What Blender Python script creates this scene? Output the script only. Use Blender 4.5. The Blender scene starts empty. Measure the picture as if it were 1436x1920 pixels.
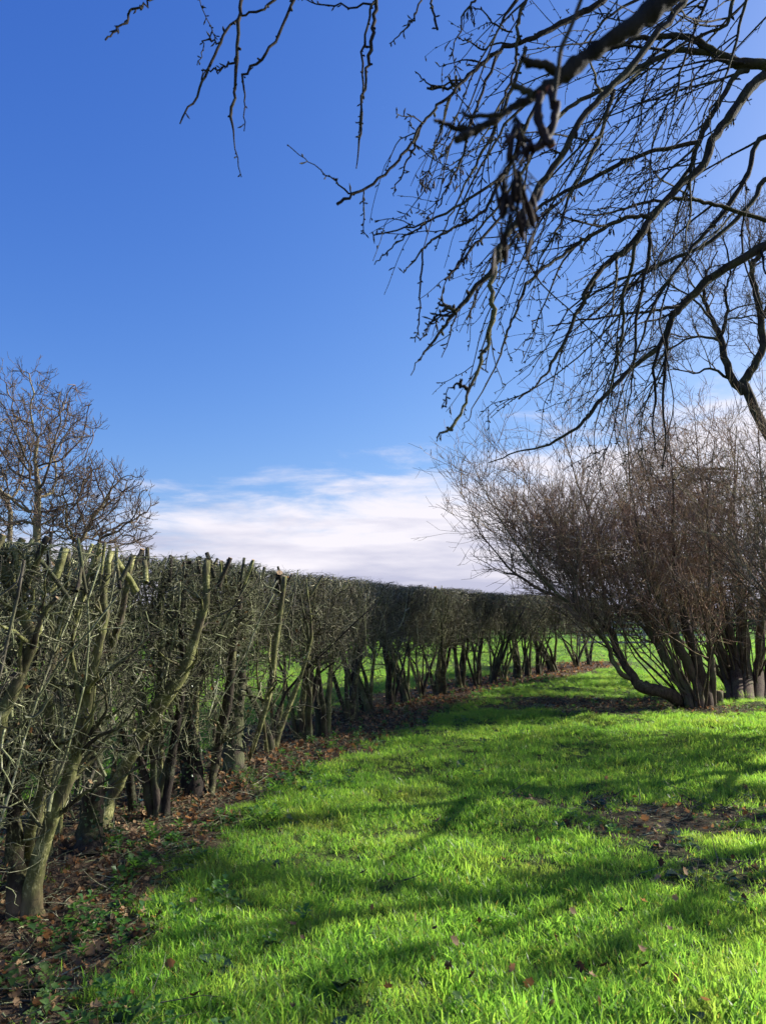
import bpy, math, random
import numpy as np
from mathutils import Vector

scene = bpy.context.scene
COL = scene.collection
PI = math.pi
rad = math.radians

# ------------------------------------------------------------------ camera
F = 1443.0                     # focal length in photo pixels (photo is 1436 x 1920)
PITCH = math.atan(190.0 / F)   # the horizon lies 190 px below the middle
EYE = 1.6
cam_d = bpy.data.cameras.new("camera")
cam = bpy.data.objects.new("camera", cam_d)
COL.objects.link(cam)
cam.location = (0, 0, EYE)
cam.rotation_euler = (PI / 2 + PITCH, 0, 0)
cam_d.sensor_fit = 'VERTICAL'
cam_d.sensor_height = 36.0
cam_d.sensor_width = 27.0
cam_d.lens = 36.0 * F / 1920.0
cam_d.clip_start = 0.05
cam_d.clip_end = 5000
cam_d.dof.use_dof = True
cam_d.dof.focus_distance = 7.0
cam_d.dof.aperture_fstop = 6.5
scene.camera = cam

# ------------------------------------------------------------------ sun and sky
SUN_AZ, SUN_EL = rad(66), rad(29)       # azimuth clockwise from the view direction
sd = Vector((math.sin(SUN_AZ) * math.cos(SUN_EL), math.cos(SUN_AZ) * math.cos(SUN_EL), math.sin(SUN_EL)))
sun_d = bpy.data.lights.new("sun", 'SUN')
sun_d.energy = 5.0
sun_d.angle = rad(0.55)
sun_d.color = (1.0, 0.95, 0.86)
sun = bpy.data.objects.new("sun", sun_d)
COL.objects.link(sun)
sun.rotation_euler = sd.to_track_quat('Z', 'Y').to_euler()

world = bpy.data.worlds.new("World")
scene.world = world
world.use_nodes = True


def world_nodes():
    nt = world.node_tree
    nt.nodes.clear()
    N, L = nt.nodes.new, nt.links.new
    out = N('ShaderNodeOutputWorld')
    bg = N('ShaderNodeBackground')
    bg.inputs['Strength'].default_value = 0.105
    sky = N('ShaderNodeTexSky')
    sky.sky_type = 'NISHITA'
    sky.sun_disc = False
    sky.sun_elevation = SUN_EL
    sky.sun_rotation = SUN_AZ
    sky.altitude = 100
    sky.air_density = 1.0
    sky.dust_density = 1.2
    sky.ozone_density = 3.0
    # the deep, slightly violet blue of this sky: a per-channel curve on the sky model
    sky_s, sky_o = 0.105, 0.105 * 2 ** 1.0
    spl = N('ShaderNodeSeparateColor')
    L(sky.outputs[0], spl.inputs[0])
    blue = N('ShaderNodeCombineColor')
    for ch, (g, k) in enumerate(((1.45, 1.90), (1.12, 1.41), (0.62, 1.335))):
        m1 = N('ShaderNodeMath')
        m1.operation = 'MULTIPLY'
        m1.inputs[1].default_value = sky_s
        L(spl.outputs[ch], m1.inputs[0])
        m2 = N('ShaderNodeMath')
        m2.operation = 'POWER'
        m2.inputs[1].default_value = g
        mc = N('ShaderNodeMath')
        mc.operation = 'MINIMUM'
        mc.inputs[1].default_value = 0.75
        L(m1.outputs[0], mc.inputs[0])
        L(mc.outputs[0], m2.inputs[0])
        m3 = N('ShaderNodeMath')
        m3.operation = 'MULTIPLY'
        m3.inputs[1].default_value = k / sky_o
        L(m2.outputs[0], m3.inputs[0])
        L(m3.outputs[0], blue.inputs[ch])
    tc = N('ShaderNodeTexCoord')
    sep = N('ShaderNodeSeparateXYZ')
    L(tc.outputs['Generated'], sep.inputs[0])

    def math_(op, a, b=None, c=None):
        m = N('ShaderNodeMath')
        m.operation = op
        for i, v in enumerate((a, b, c)):
            if v is None:
                continue
            if isinstance(v, (int, float)):
                m.inputs[i].default_value = v
            else:
                L(v, m.inputs[i])
        return m.outputs[0]
    az = math_('ARCTAN2', sep.outputs['X'], sep.outputs['Y'])
    el = math_('ARCSINE', sep.outputs['Z'])
    # cloud bank: direction space stretched sideways
    comb = N('ShaderNodeCombineXYZ')
    L(math_('MULTIPLY', az, 3.2), comb.inputs[0])
    L(math_('MULTIPLY', el, 14.0), comb.inputs[1])
    n1 = N('ShaderNodeTexNoise')
    n1.inputs['Scale'].default_value = 1.6
    n1.inputs['Detail'].default_value = 9
    n1.inputs['Roughness'].default_value = 0.6
    n1.inputs['Distortion'].default_value = 0.25
    L(comb.outputs[0], n1.inputs['Vector'])
    # upper edge of the bank rises to the right, levels off beyond the frame
    azc = math_('MINIMUM', math_('MAXIMUM', az, -0.6), 0.6)
    edge = math_('ADD', 0.184, math_('MULTIPLY', azc, 0.18))
    dlt = math_('SUBTRACT', edge, el)
    dens = math_('ADD', math_('MULTIPLY', dlt, 11.0), math_('MULTIPLY', math_('SUBTRACT', n1.outputs['Fac'], 0.5), 2.9))
    ramp = N('ShaderNodeMapRange')
    ramp.interpolation_type = 'SMOOTHSTEP'
    ramp.inputs['From Min'].default_value = -0.25
    ramp.inputs['From Max'].default_value = 0.75
    L(dens, ramp.inputs['Value'])
    # thin streaky texture inside the cloud
    comb2 = N('ShaderNodeCombineXYZ')
    L(math_('MULTIPLY', az, 4.0), comb2.inputs[0])
    L(math_('MULTIPLY', el, 24.0), comb2.inputs[1])
    comb2.inputs[2].default_value = 4.3
    n2 = N('ShaderNodeTexNoise')
    n2.inputs['Scale'].default_value = 1.5
    n2.inputs['Detail'].default_value = 6
    n2.inputs['Roughness'].default_value = 0.5
    L(comb2.outputs[0], n2.inputs['Vector'])
    cr = N('ShaderNodeValToRGB')
    e = cr.color_ramp.elements
    e[0].position = 0.34
    e[0].color = (2.75, 2.78, 3.6, 1)
    e[1].position = 0.64
    e[1].color = (4.7, 4.5, 4.85, 1)
    # lower part of the bank is greyer
    shade = math_('ADD', n2.outputs['Fac'], math_('MULTIPLY', math_('SUBTRACT', el, 0.075), 2.4))
    L(shade, cr.inputs['Fac'])
    mix = N('ShaderNodeMixRGB')
    L(math_('MULTIPLY', ramp.outputs[0], 0.97), mix.inputs['Fac'])
    L(blue.outputs[0], mix.inputs['Color1'])
    L(cr.outputs[0], mix.inputs['Color2'])
    L(mix.outputs[0], bg.inputs['Color'])
    L(bg.outputs[0], out.inputs['Surface'])


world_nodes()
scene.view_settings.view_transform = 'Standard'
scene.view_settings.look = 'None'
scene.view_settings.gamma = 1.0
scene.view_settings.use_curve_mapping = False
scene.view_settings.exposure = 1.0
scene.render.engine = 'CYCLES'
scene.cycles.max_bounces = 6
scene.cycles.transparent_max_bounces = 6
scene.cycles.use_denoising = True
scene.cycles.denoiser = 'OPENIMAGEDENOISE'
scene.cycles.denoising_input_passes = 'RGB_ALBEDO_NORMAL'

# ------------------------------------------------------------------ helpers
rng = np.random.default_rng(11)


def ray(px, py):
    a, b = (px - 718.0) / F, (960.0 - py) / F
    c, s = math.cos(PITCH), math.sin(PITCH)
    return np.array((a, c - b * s, s + b * c))


def at(px, py, y):
    """the point seen at photo pixel (px, py), y metres ahead of the camera"""
    d = ray(px, py)
    return np.array((0, 0, EYE)) + d * (y / d[1])


def vnoise(x, y, seed=0):
    x = np.asarray(x, float)
    y = np.asarray(y, float)
    xi, yi = np.floor(x).astype(np.int64), np.floor(y).astype(np.int64)
    fx, fy = x - xi, y - yi
    fx, fy = fx * fx * (3 - 2 * fx), fy * fy * (3 - 2 * fy)

    def h(a, b):
        n = (a * 374761393 + b * 668265263 + seed * 982451653) & 0xffffffff
        n = ((n ^ (n >> 13)) * 1274126177) & 0xffffffff
        return ((n ^ (n >> 16)) & 0xffff) / 65535.0
    return (h(xi, yi) * (1 - fx) + h(xi + 1, yi) * fx) * (1 - fy) + (h(xi, yi + 1) * (1 - fx) + h(xi + 1, yi + 1) * fx) * fy


def fbm(x, y, seed=0):
    return 0.5 * vnoise(x, y, seed) + 0.3 * vnoise(x * 2.1, y * 2.1, seed + 1) + 0.2 * vnoise(x * 4.3, y * 4.3, seed + 2)


def sstep(a, b, x):
    t = np.clip((x - a) / (b - a), 0, 1)
    return t * t * (3 - 2 * t)


def ground_z(x, y):
    return 0.05 * (fbm(np.asarray(x) * 0.35 + 9, np.asarray(y) * 0.35, 3) - 0.5) + 0.07 * (vnoise(np.asarray(x) * 1.5, np.asarray(y) * 1.5, 8) - 0.5) + 0.035 * (vnoise(np.asarray(x) * 4.1, np.asarray(y) * 4.1, 12) - 0.5)


def on_ground(px, py):
    d = ray(px, py)
    t = -EYE / d[2]
    p = np.array((0, 0, EYE)) + d * t
    return np.array((p[0], p[1], float(ground_z(p[0], p[1]))))


def norm(v):
    return v / np.maximum(np.linalg.norm(v, axis=-1, keepdims=True), 1e-9)


def walk(p, d, L, n, wander=0.15, trop=(0, 0, 0), r=None):
    """grow N paths at once: p, d (N,3), L (N,) -> (N, n+1, 3)"""
    r = r or rng
    p = np.array(p, float)
    d = norm(np.array(d, float))
    trop = np.asarray(trop, float)
    step = (np.asarray(L, float) / n)[:, None]
    out = [p.copy()]
    for i in range(n):
        d = norm(d + wander * r.standard_normal(p.shape) + trop / n)
        p = p + d * step
        out.append(p.copy())
    return np.stack(out, 1)


def spawn(P, R, per, t0=0.2, t1=1.0, a0=30, a1=60, bias=(0, 0, 0), r=None):
    """starting points and directions of side shoots on the paths P"""
    r = r or rng
    N, n, _ = P.shape
    idx = np.repeat(np.arange(N), per)
    t = r.uniform(t0, t1, idx.size) * (n - 1)
    i = np.minimum(t.astype(int), n - 2)
    f = (t - i)[:, None]
    pos = P[idx, i] * (1 - f) + P[idx, i + 1] * f
    tan = norm(P[idx, i + 1] - P[idx, i])
    rv = r.standard_normal(pos.shape) + np.asarray(bias, float)
    perp = norm(rv - (rv * tan).sum(-1, keepdims=True) * tan)
    a = np.radians(r.uniform(a0, a1, idx.size))[:, None]
    rr = R[idx, i] * (1 - f[:, 0]) + R[idx, i + 1] * f[:, 0]
    return pos, np.cos(a) * tan + np.sin(a) * perp, rr, t / (n - 1), idx


def taper(r0, r1, n):
    r0 = np.atleast_1d(np.asarray(r0, float))[:, None]
    r1 = np.atleast_1d(np.asarray(r1, float))[:, None]
    return r0 + (r1 - r0) * np.linspace(0, 1, n)[None]


def smooth_path(pts, sub=3, soft=0.6):
    """Catmull-Rom through rows of any width"""
    p = np.asarray(pts, float)
    q = np.vstack([2 * p[0] - p[1], p, 2 * p[-1] - p[-2]])
    out = []
    for i in range(1, len(q) - 2):
        for k in range(sub):
            t = k / sub
            a, b, c, d = q[i - 1], q[i], q[i + 1], q[i + 2]
            out.append(soft * 0.5 * (2 * b + (c - a) * t + (2 * a - 5 * b + 4 * c - d) * t * t + (3 * b - a - 3 * c + d) * t ** 3) + (1 - soft) * (b + (c - b) * t))
    out.append(p[-1])
    return np.array(out)


class Tubes:
    def __init__(self):
        self.V, self.Fq, self.T, self.C, self.n = [], [], [], [], 0

    def add(self, P, R, k=3, tone=None, cut=False, rough=0.0):
        P = np.asarray(P, float)
        R = np.asarray(R, float)
        if P.ndim == 2:
            P, R = P[None], R[None]
        N, n, _ = P.shape
        if N == 0:
            return self
        C = np.zeros((N, n))
        if cut:
            P = np.concatenate([P, P[:, -1:], P[:, -1:]], 1)
            R = np.concatenate([R, R[:, -1:], R[:, -1:] * 0.02], 1)
            C = np.concatenate([C, np.ones((N, 2))], 1)
            n += 2
        t = np.empty_like(P)
        t[:, 1:-1] = P[:, 2:] - P[:, :-2]
        t[:, 0] = P[:, 1] - P[:, 0]
        t[:, -1] = P[:, -1] - P[:, -2]
        if cut:
            t[:, -1] = t[:, -2] = t[:, -3] = P[:, -3] - P[:, -4]
        t = norm(t)
        m = norm(P[:, -1] - P[:, 0])
        ax = np.eye(3)[np.argmin(np.abs(m), axis=1)]
        ref = norm(np.cross(m, ax))[:, None]
        u = norm(ref - (ref * t).sum(-1, keepdims=True) * t)
        v = np.cross(t, u)
        a = np.arange(k) * 2 * PI / k
        rr = R[:, :, None]
        if rough:
            rr = rr * (1 + rough * rng.standard_normal((N, n, k)))
            if cut:
                rr[:, -2] = rr[:, -3]
        V = P[:, :, None] + rr[..., None] * (np.cos(a)[None, None, :, None] * u[:, :, None] + np.sin(a)[None, None, :, None] * v[:, :, None])
        base = self.n + (np.arange(N) * n * k)[:, None, None]
        i = (np.arange(n - 1) * k)[None, :, None]
        j = np.arange(k)[None, None, :]
        j2 = (j + 1) % k
        q = np.stack([base + i + j, base + i + j2, base + i + k + j2, base + i + k + j], -1).reshape(-1, 4)
        self.V.append(V.reshape(-1, 3))
        self.Fq.append(q)
        if tone is None:
            tone = rng.random(N)
        tone = np.broadcast_to(np.asarray(tone, float), (N,))
        self.T.append(np.repeat(tone, n * k))
        self.C.append(np.repeat(C.reshape(-1), k))
        self.n += N * n * k
        return self

    def build(self, name, mat, parent=None, kind=None, origin=None, rot=0.0):
        V = np.concatenate(self.V)
        if origin is not None:           # stored relative to the parent's base
            V = V - np.asarray(origin)
        o = mesh_obj(name, V, np.concatenate(self.Fq), mat, parent, smooth=True)
        for nm, arr in (('tone', self.T), ('cut', self.C)):
            at_ = o.data.attributes.new(nm, 'FLOAT', 'POINT')
            at_.data.foreach_set('value', np.concatenate(arr).astype(np.float32))
        if kind:
            o['kind'] = kind
        return o


def mesh_data(name, V, Fs, mat, smooth=False):
    V = np.asarray(V, np.float32)
    Fs = np.asarray(Fs, np.int32)
    me = bpy.data.meshes.new(name)
    me.vertices.add(len(V))
    me.vertices.foreach_set('co', V.reshape(-1))
    k = Fs.shape[1]
    me.loops.add(Fs.size)
    me.loops.foreach_set('vertex_index', Fs.reshape(-1))
    me.polygons.add(len(Fs))
    me.polygons.foreach_set('loop_start', np.arange(len(Fs), dtype=np.int32) * k)
    if smooth:
        me.polygons.foreach_set('use_smooth', np.ones(len(Fs), bool))
    me.update(calc_edges=True)
    if mat:
        me.materials.append(mat)
    return me


def mesh_obj(name, V, Fs, mat, parent=None, smooth=False, link=True):
    o = bpy.data.objects.new(name, mesh_data(name, V, Fs, mat, smooth))
    if link:
        COL.objects.link(o)
    if parent:
        o.parent = parent
    return o


def thing(name, label, cat, loc=(0, 0, 0), group=None, rotz=0.0):
    o = bpy.data.objects.new(name, None)
    o.empty_display_size = 0.2
    COL.objects.link(o)
    o.location = loc
    o.rotation_euler = (0, 0, rotz)
    tag(o, label, cat, group)
    return o


def tag(o, label, cat=None, group=None, kind=None):
    o['label'] = label
    if cat:
        o['category'] = cat
    if group:
        o['group'] = group
    if kind:
        o['kind'] = kind
    return o


# ------------------------------------------------------------------ materials
class NT:
    def __init__(self, name):
        self.m = bpy.data.materials.new(name)
        self.m.use_nodes = True
        self.t = self.m.node_tree
        self.t.nodes.clear()

    def n(self, typ, **kw):
        nd = self.t.nodes.new(typ)
        for k, v in kw.items():
            if k in nd.inputs:
                nd.inputs[k].default_value = v
            else:
                setattr(nd, k, v)
        return nd

    def l(self, a, b):
        self.t.links.new(a, b)

    def noise(self, scale, detail=4, rough=0.55, vec=None):
        nd = self.n('ShaderNodeTexNoise')
        nd.inputs['Scale'].default_value = scale
        nd.inputs['Detail'].default_value = detail
        nd.inputs['Roughness'].default_value = rough
        if vec is not None:
            self.l(vec, nd.inputs['Vector'])
        return nd.outputs['Fac']

    def pos(self):
        return self.n('ShaderNodeNewGeometry').outputs['Position']

    def attr(self, name):
        return self.n('ShaderNodeAttribute', attribute_name=name).outputs['Fac']

    def ramp(self, fac, stops):
        r = self.n('ShaderNodeValToRGB')
        while len(r.color_ramp.elements) < len(stops):
            r.color_ramp.elements.new(0.5)
        for e, (p, c) in zip(r.color_ramp.elements, stops):
            e.position = p
            e.color = (*c, 1)
        self.l(fac, r.inputs[0])
        return r.outputs[0]

    def mix(self, fac, a, b, op='MIX'):
        m = self.n('ShaderNodeMixRGB', blend_type=op)
        for s, v in zip(('Fac', 'Color1', 'Color2'), (fac, a, b)):
            if isinstance(v, (int, float)):
                m.inputs[s].default_value = v
            elif isinstance(v, tuple):
                m.inputs[s].default_value = (*v, 1)
            else:
                self.l(v, m.inputs[s])
        return m.outputs[0]

    def math(self, op, a, b=0.0):
        m = self.n('ShaderNodeMath', operation=op)
        for i, v in enumerate((a, b)):
            if isinstance(v, (int, float)):
                m.inputs[i].default_value = v
            else:
                self.l(v, m.inputs[i])
        return m.outputs[0]

    def maprange(self, v, a, b, c=0.0, d=1.0):
        m = self.n('ShaderNodeMapRange')
        self.l(v, m.inputs[0])
        for i, x in enumerate((a, b, c, d)):
            m.inputs[i + 1].default_value = x
        return m.outputs[0]

    def finish(self, color, rough=0.85, spec=0.3, bump=None, bump_d=0.01, trans=None, tfac=0.4):
        p = self.n('ShaderNodeBsdfPrincipled')
        if isinstance(color, tuple):
            p.inputs['Base Color'].default_value = (*color, 1)
        else:
            self.l(color, p.inputs['Base Color'])
        p.inputs['Roughness'].default_value = rough
        p.inputs['Specular IOR Level'].default_value = spec
        if bump is not None:
            b = self.n('ShaderNodeBump')
            b.inputs['Strength'].default_value = 0.8
            b.inputs['Distance'].default_value = bump_d
            self.l(bump, b.inputs['Height'])
            self.l(b.outputs[0], p.inputs['Normal'])
        out = self.n('ShaderNodeOutputMaterial')
        sh = p.outputs[0]
        if trans is not None:
            tr = self.n('ShaderNodeBsdfTranslucent')
            if isinstance(trans, tuple):
                tr.inputs['Color'].default_value = (*trans, 1)
            else:
                self.l(trans, tr.inputs['Color'])
            ms = self.n('ShaderNodeMixShader')
            ms.inputs[0].default_value = tfac
            self.l(sh, ms.inputs[1])
            self.l(tr.outputs[0], ms.inputs[2])
            sh = ms.outputs[0]
        self.l(sh, out.inputs['Surface'])
        return self.m


def bark(name, dark, mid, moss, lichen, moss_amt=0.5, lichen_amt=0.4, scale=1.0, cutc=(0.42, 0.29, 0.16)):
    t = NT(name)
    p = t.pos()
    vm = t.n('ShaderNodeVectorMath', operation='MULTIPLY')
    vm.inputs[1].default_value = (1.0, 1.0, 0.28)
    t.l(p, vm.inputs[0])
    n1 = t.noise(34 * scale, 6, 0.68, vm.outputs[0])
    n2 = t.noise(7 * scale, 3, 0.5, p)
    n3 = t.noise(60 * scale, 3, 0.6, p)
    c = t.ramp(n1, [(0.36, dark), (0.62, mid)])
    c = t.mix(t.maprange(t.math('ADD', n2, t.math('MULTIPLY', t.attr('tone'), 0.25)), 0.62 - 0.25 * moss_amt, 0.86 - 0.25 * moss_amt), c, moss)
    lf = t.maprange(t.math('MULTIPLY', t.math('ADD', n3, n2), 0.5), 0.60 - 0.12 * lichen_amt, 0.66 - 0.12 * lichen_amt)
    c = t.mix(t.math('MULTIPLY', lf, 0.75), c, lichen)
    tone = t.maprange(t.attr('tone'), 0, 1, 0.55, 1.45)
    cc = t.n('ShaderNodeCombineColor')
    for i in range(3):
        t.l(tone, cc.inputs[i])
    c = t.mix(1.0, c, cc.outputs[0], 'MULTIPLY')
    c = t.mix(t.attr('cut'), c, cutc)
    return t.finish(c, 0.9, 0.2, n1, 0.014)


M = {}
M['hedge_stem'] = bark('hedge_stem_bark', (0.03, 0.024, 0.017), (0.10, 0.08, 0.056), (0.115, 0.12, 0.042), (0.34, 0.33, 0.15), 0.55, 0.55)
M['hedge_dark'] = bark('hedge_dark_bark', (0.02, 0.016, 0.012), (0.065, 0.05, 0.038), (0.07, 0.08, 0.035), (0.17, 0.17, 0.11), 0.35, 0.2)
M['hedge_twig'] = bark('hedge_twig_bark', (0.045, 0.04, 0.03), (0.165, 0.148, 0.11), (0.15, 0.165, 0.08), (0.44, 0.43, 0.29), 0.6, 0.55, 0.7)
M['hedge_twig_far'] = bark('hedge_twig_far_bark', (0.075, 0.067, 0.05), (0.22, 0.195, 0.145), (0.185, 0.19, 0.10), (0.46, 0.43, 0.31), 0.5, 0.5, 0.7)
M['red_twig'] = bark('shrub_twig_bark', (0.16, 0.09, 0.062), (0.40, 0.26, 0.18), (0.26, 0.21, 0.10), (0.60, 0.46, 0.34), 0.15, 0.4, 0.5)
M['pale_twig'] = bark('pale_shrub_twig_bark', (0.11, 0.075, 0.05), (0.28, 0.2, 0.14), (0.2, 0.18, 0.08), (0.42, 0.34, 0.25), 0.25, 0.4, 0.5)
M['shrub_stem'] = bark('shrub_stem_bark', (0.06, 0.042, 0.03), (0.17, 0.12, 0.085), (0.11, 0.11, 0.05), (0.26, 0.21, 0.15), 0.3, 0.3)
M['ash_bark'] = bark('weeping_tree_bark', (0.016, 0.013, 0.011), (0.05, 0.04, 0.032), (0.045, 0.045, 0.018), (0.11, 0.10, 0.07), 0.2, 0.1, 1.5)
M['ash_lichen'] = bark('weeping_tree_lichen_bark', (0.03, 0.025, 0.018), (0.10, 0.08, 0.055), (0.10, 0.095, 0.03), (0.22, 0.19, 0.11), 0.4, 0.5, 1.5)
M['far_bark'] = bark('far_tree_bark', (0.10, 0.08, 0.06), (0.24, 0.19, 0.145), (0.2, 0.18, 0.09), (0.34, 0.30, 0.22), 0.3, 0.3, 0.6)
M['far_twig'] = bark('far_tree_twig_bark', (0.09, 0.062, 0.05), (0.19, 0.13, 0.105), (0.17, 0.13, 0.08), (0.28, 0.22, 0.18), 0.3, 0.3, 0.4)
M['dark_bark'] = bark('dark_tree_bark', (0.018, 0.015, 0.012), (0.05, 0.042, 0.033), (0.05, 0.05, 0.025), (0.1, 0.09, 0.07), 0.3, 0.1, 0.5)
t = NT('seed_pod')
M['seed'] = t.finish(t.ramp(t.noise(40, 3, 0.5, t.pos()), [(0.3, (0.014, 0.009, 0.008)), (0.7, (0.05, 0.03, 0.024))]), 0.7, 0.2,
                     trans=(0.12, 0.05, 0.03), tfac=0.15)


def grass_mat(name, g0, g1, g2, tr, tfac=0.45):
    t = NT(name)
    p = t.pos()
    big = t.noise(0.55, 3, 0.5, p)
    oi = t.n('ShaderNodeObjectInfo').outputs['Random']
    tone = t.attr('tone')
    med = t.noise(2.3, 4, 0.6, p)
    f = t.math('ADD', t.math('MULTIPLY', t.math('ADD', big, med), 0.4), t.math('ADD', t.math('MULTIPLY', oi, 0.2), t.math('MULTIPLY', tone, 0.22)))
    c = t.ramp(f, [(0.30, g0), (0.55, g1), (0.82, g2)])
    c = t.mix(t.math('MULTIPLY', t.maprange(t.noise(1.1, 5, 0.65, p), 0.54, 0.70), 0.55), c, (0.19, 0.18, 0.07))
    dead = t.maprange(t.math('ADD', tone, t.math('MULTIPLY', med, 0.14)), 1.01, 1.015)
    c = t.mix(dead, c, (0.26, 0.20, 0.09))
    tc = t.mix(1.0, c, tr, 'MULTIPLY')
    return t.finish(c, 0.42, 0.42, trans=tc, tfac=tfac)


M['grass'] = grass_mat('grass_blade', (0.052, 0.13, 0.032), (0.106, 0.205, 0.044), (0.20, 0.28, 0.066), (3.1, 3.2, 1.5), 0.55)
M['weed'] = grass_mat('weed_leaf', (0.03, 0.09, 0.022), (0.055, 0.14, 0.028), (0.11, 0.2, 0.035), (2.2, 2.4, 1.3), 0.4)


def leaf_mat(name, a, b, c_, tfac=0.3):
    t = NT(name)
    oi = t.n('ShaderNodeObjectInfo').outputs['Random']
    nz = t.noise(90, 3, 0.6, t.pos())
    f = t.math('ADD', t.math('MULTIPLY', t.math('ADD', oi, t.attr('tone')), 0.75), t.math('MULTIPLY', nz, 0.25))
    c = t.ramp(f, [(0.2, a), (0.5, b), (0.85, c_)])
    return t.finish(c, 0.7, 0.25, trans=t.mix(1.0, c, (1.5, 1.1, 0.8), 'MULTIPLY'), tfac=tfac)


M['dead_leaf'] = leaf_mat('dead_leaf', (0.05, 0.033, 0.02), (0.165, 0.105, 0.055), (0.42, 0.275, 0.14))
M['ivy'] = leaf_mat('ivy_leaf', (0.012, 0.03, 0.012), (0.022, 0.05, 0.018), (0.04, 0.075, 0.03), 0.1)
M['ivy'].node_tree.nodes['Principled BSDF'].inputs['Roughness'].default_value = 0.32
M['fir'] = bark('conifer_twig', (0.016, 0.018, 0.012), (0.045, 0.042, 0.03), (0.035, 0.042, 0.02), (0.07, 0.06, 0.045), 0.4, 0.1, 0.4)
M['hedgerow'] = bark('far_hedgerow_twig', (0.035, 0.03, 0.024), (0.085, 0.072, 0.056), (0.06, 0.066, 0.032), (0.13, 0.12, 0.085), 0.5, 0.2, 0.2)
t = NT('weathered_fence_wood')
M['fence'] = t.finish(t.ramp(t.noise(6, 4, 0.6, t.pos()), [(0.3, (0.26, 0.24, 0.21)), (0.7, (0.46, 0.43, 0.39))]), 0.85, 0.2)

# ------------------------------------------------------------------ where things stand
HEDGE_PX = [(-60, 1800), (40, 1705), (168, 1592), (212, 1530), (302, 1524), (365, 1484), (398, 1484), (444, 1444), (507, 1415),
            (570, 1392), (607, 1384), (655, 1356), (697, 1340), (735, 1326), (767, 1318), (793, 1310), (825, 1303), (862, 1290), (893, 1286),
            (918, 1282), (942, 1277), (970, 1273), (990, 1268), (1012, 1264), (1042, 1260), (1082, 1251), (1104, 1247)]
HEDGE = [on_ground(*p) for p in HEDGE_PX]
HB = np.array(HEDGE)
# smoothed row line
_s = np.array([HB[max(0, i - 2):i + 3].mean(0) for i in range(len(HB))])
_s[0], _s[-1] = HB[0], HB[-1]
ROW = np.vstack([_s[0] + (_s[0] - _s[6]) * 1.5, _s, _s[-1] + (_s[-1] - _s[-5]) * 0.12])[:, :2]
ROW[0] = (-2.1, -1.0)


def row_signed(x, y):
    """signed distance from the hedge row (positive on the lawn side) and distance along"""
    x = np.asarray(x, float)
    y = np.asarray(y, float)
    best = np.full(x.shape, 1e9)
    sg = np.zeros(x.shape)
    for a, b in zip(ROW[:-1], ROW[1:]):
        d = b - a
        L2 = d @ d
        t_ = np.clip(((x - a[0]) * d[0] + (y - a[1]) * d[1]) / L2, 0, 1)
        qx, qy = a[0] + t_ * d[0], a[1] + t_ * d[1]
        dist = np.hypot(x - qx, y - qy)
        s_ = np.sign((x - a[0]) * d[1] - (y - a[1]) * d[0])
        m_ = dist < best
        best = np.where(m_, dist, best)
        sg = np.where(m_, s_, sg)
    return best * sg


SHRUB_A = on_ground(1312, 1328)
SHRUB_B = on_ground(1402, 1302)
SHRUB_C = np.array((7.15, 10.6, 0.0))
PATCH = on_ground(1320, 1535)
PATCH2 = on_ground(1130, 1325)


def bare(x, y):
    """0 = full grass, 1 = bare soil and litter"""
    x = np.asarray(x, float)
    y = np.asarray(y, float)
    s = row_signed(x, y)
    n = fbm(x * 1.6, y * 1.6, 20) - 0.5
    n2 = fbm(x * 5, y * 5, 40) - 0.5
    w = 0.72 + 0.9 * n + 0.5 * n2 + 0.02 * np.clip(y - 5, 0, 20)
    strip = sstep(w + 0.22, w - 0.22, s) * sstep(-1.25, -0.75, s + 0.8 * n)
    d1 = np.hypot((x - PATCH[0]) / 1.5, (y - PATCH[1]) / 0.85)
    p1 = 0.85 * sstep(1.0, 0.3, d1 + 1.8 * n + 2.2 * n2)
    d2 = np.hypot((x - PATCH2[0]) / 2.1, (y - PATCH2[1]) / 1.5)
    p2 = 0.9 * sstep(1.15, 0.35, d2 + 1.1 * n + 0.7 * n2)
    d3 = np.minimum(np.hypot(x - SHRUB_A[0], y - SHRUB_A[1]), np.hypot(x - SHRUB_B[0], y - SHRUB_B[1]))
    p3 = 0.8 * sstep(1.5, 0.3, d3 + 1.2 * n)
    d4 = np.hypot((x - 3.6) / 1.3, (y - 6.3) / 0.9)
    p4 = 0.8 * sstep(0.9, 0.3, d4 + 1.6 * n + 2.2 * n2)
    d5 = np.hypot((x - 2.3) / 1.0, (y - 5.0) / 0.35)
    p4 = np.maximum(p4, 0.6 * sstep(0.8, 0.2, d5 + 1.6 * n + 2.2 * n2))
    p4 = np.maximum(p4, 0.75 * sstep(0.30, 0.42, n + 0.5 * n2) * (y < 16))
    return np.clip(np.maximum.reduce([strip, p1, p2, p3, p4]), 0, 1)


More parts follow.
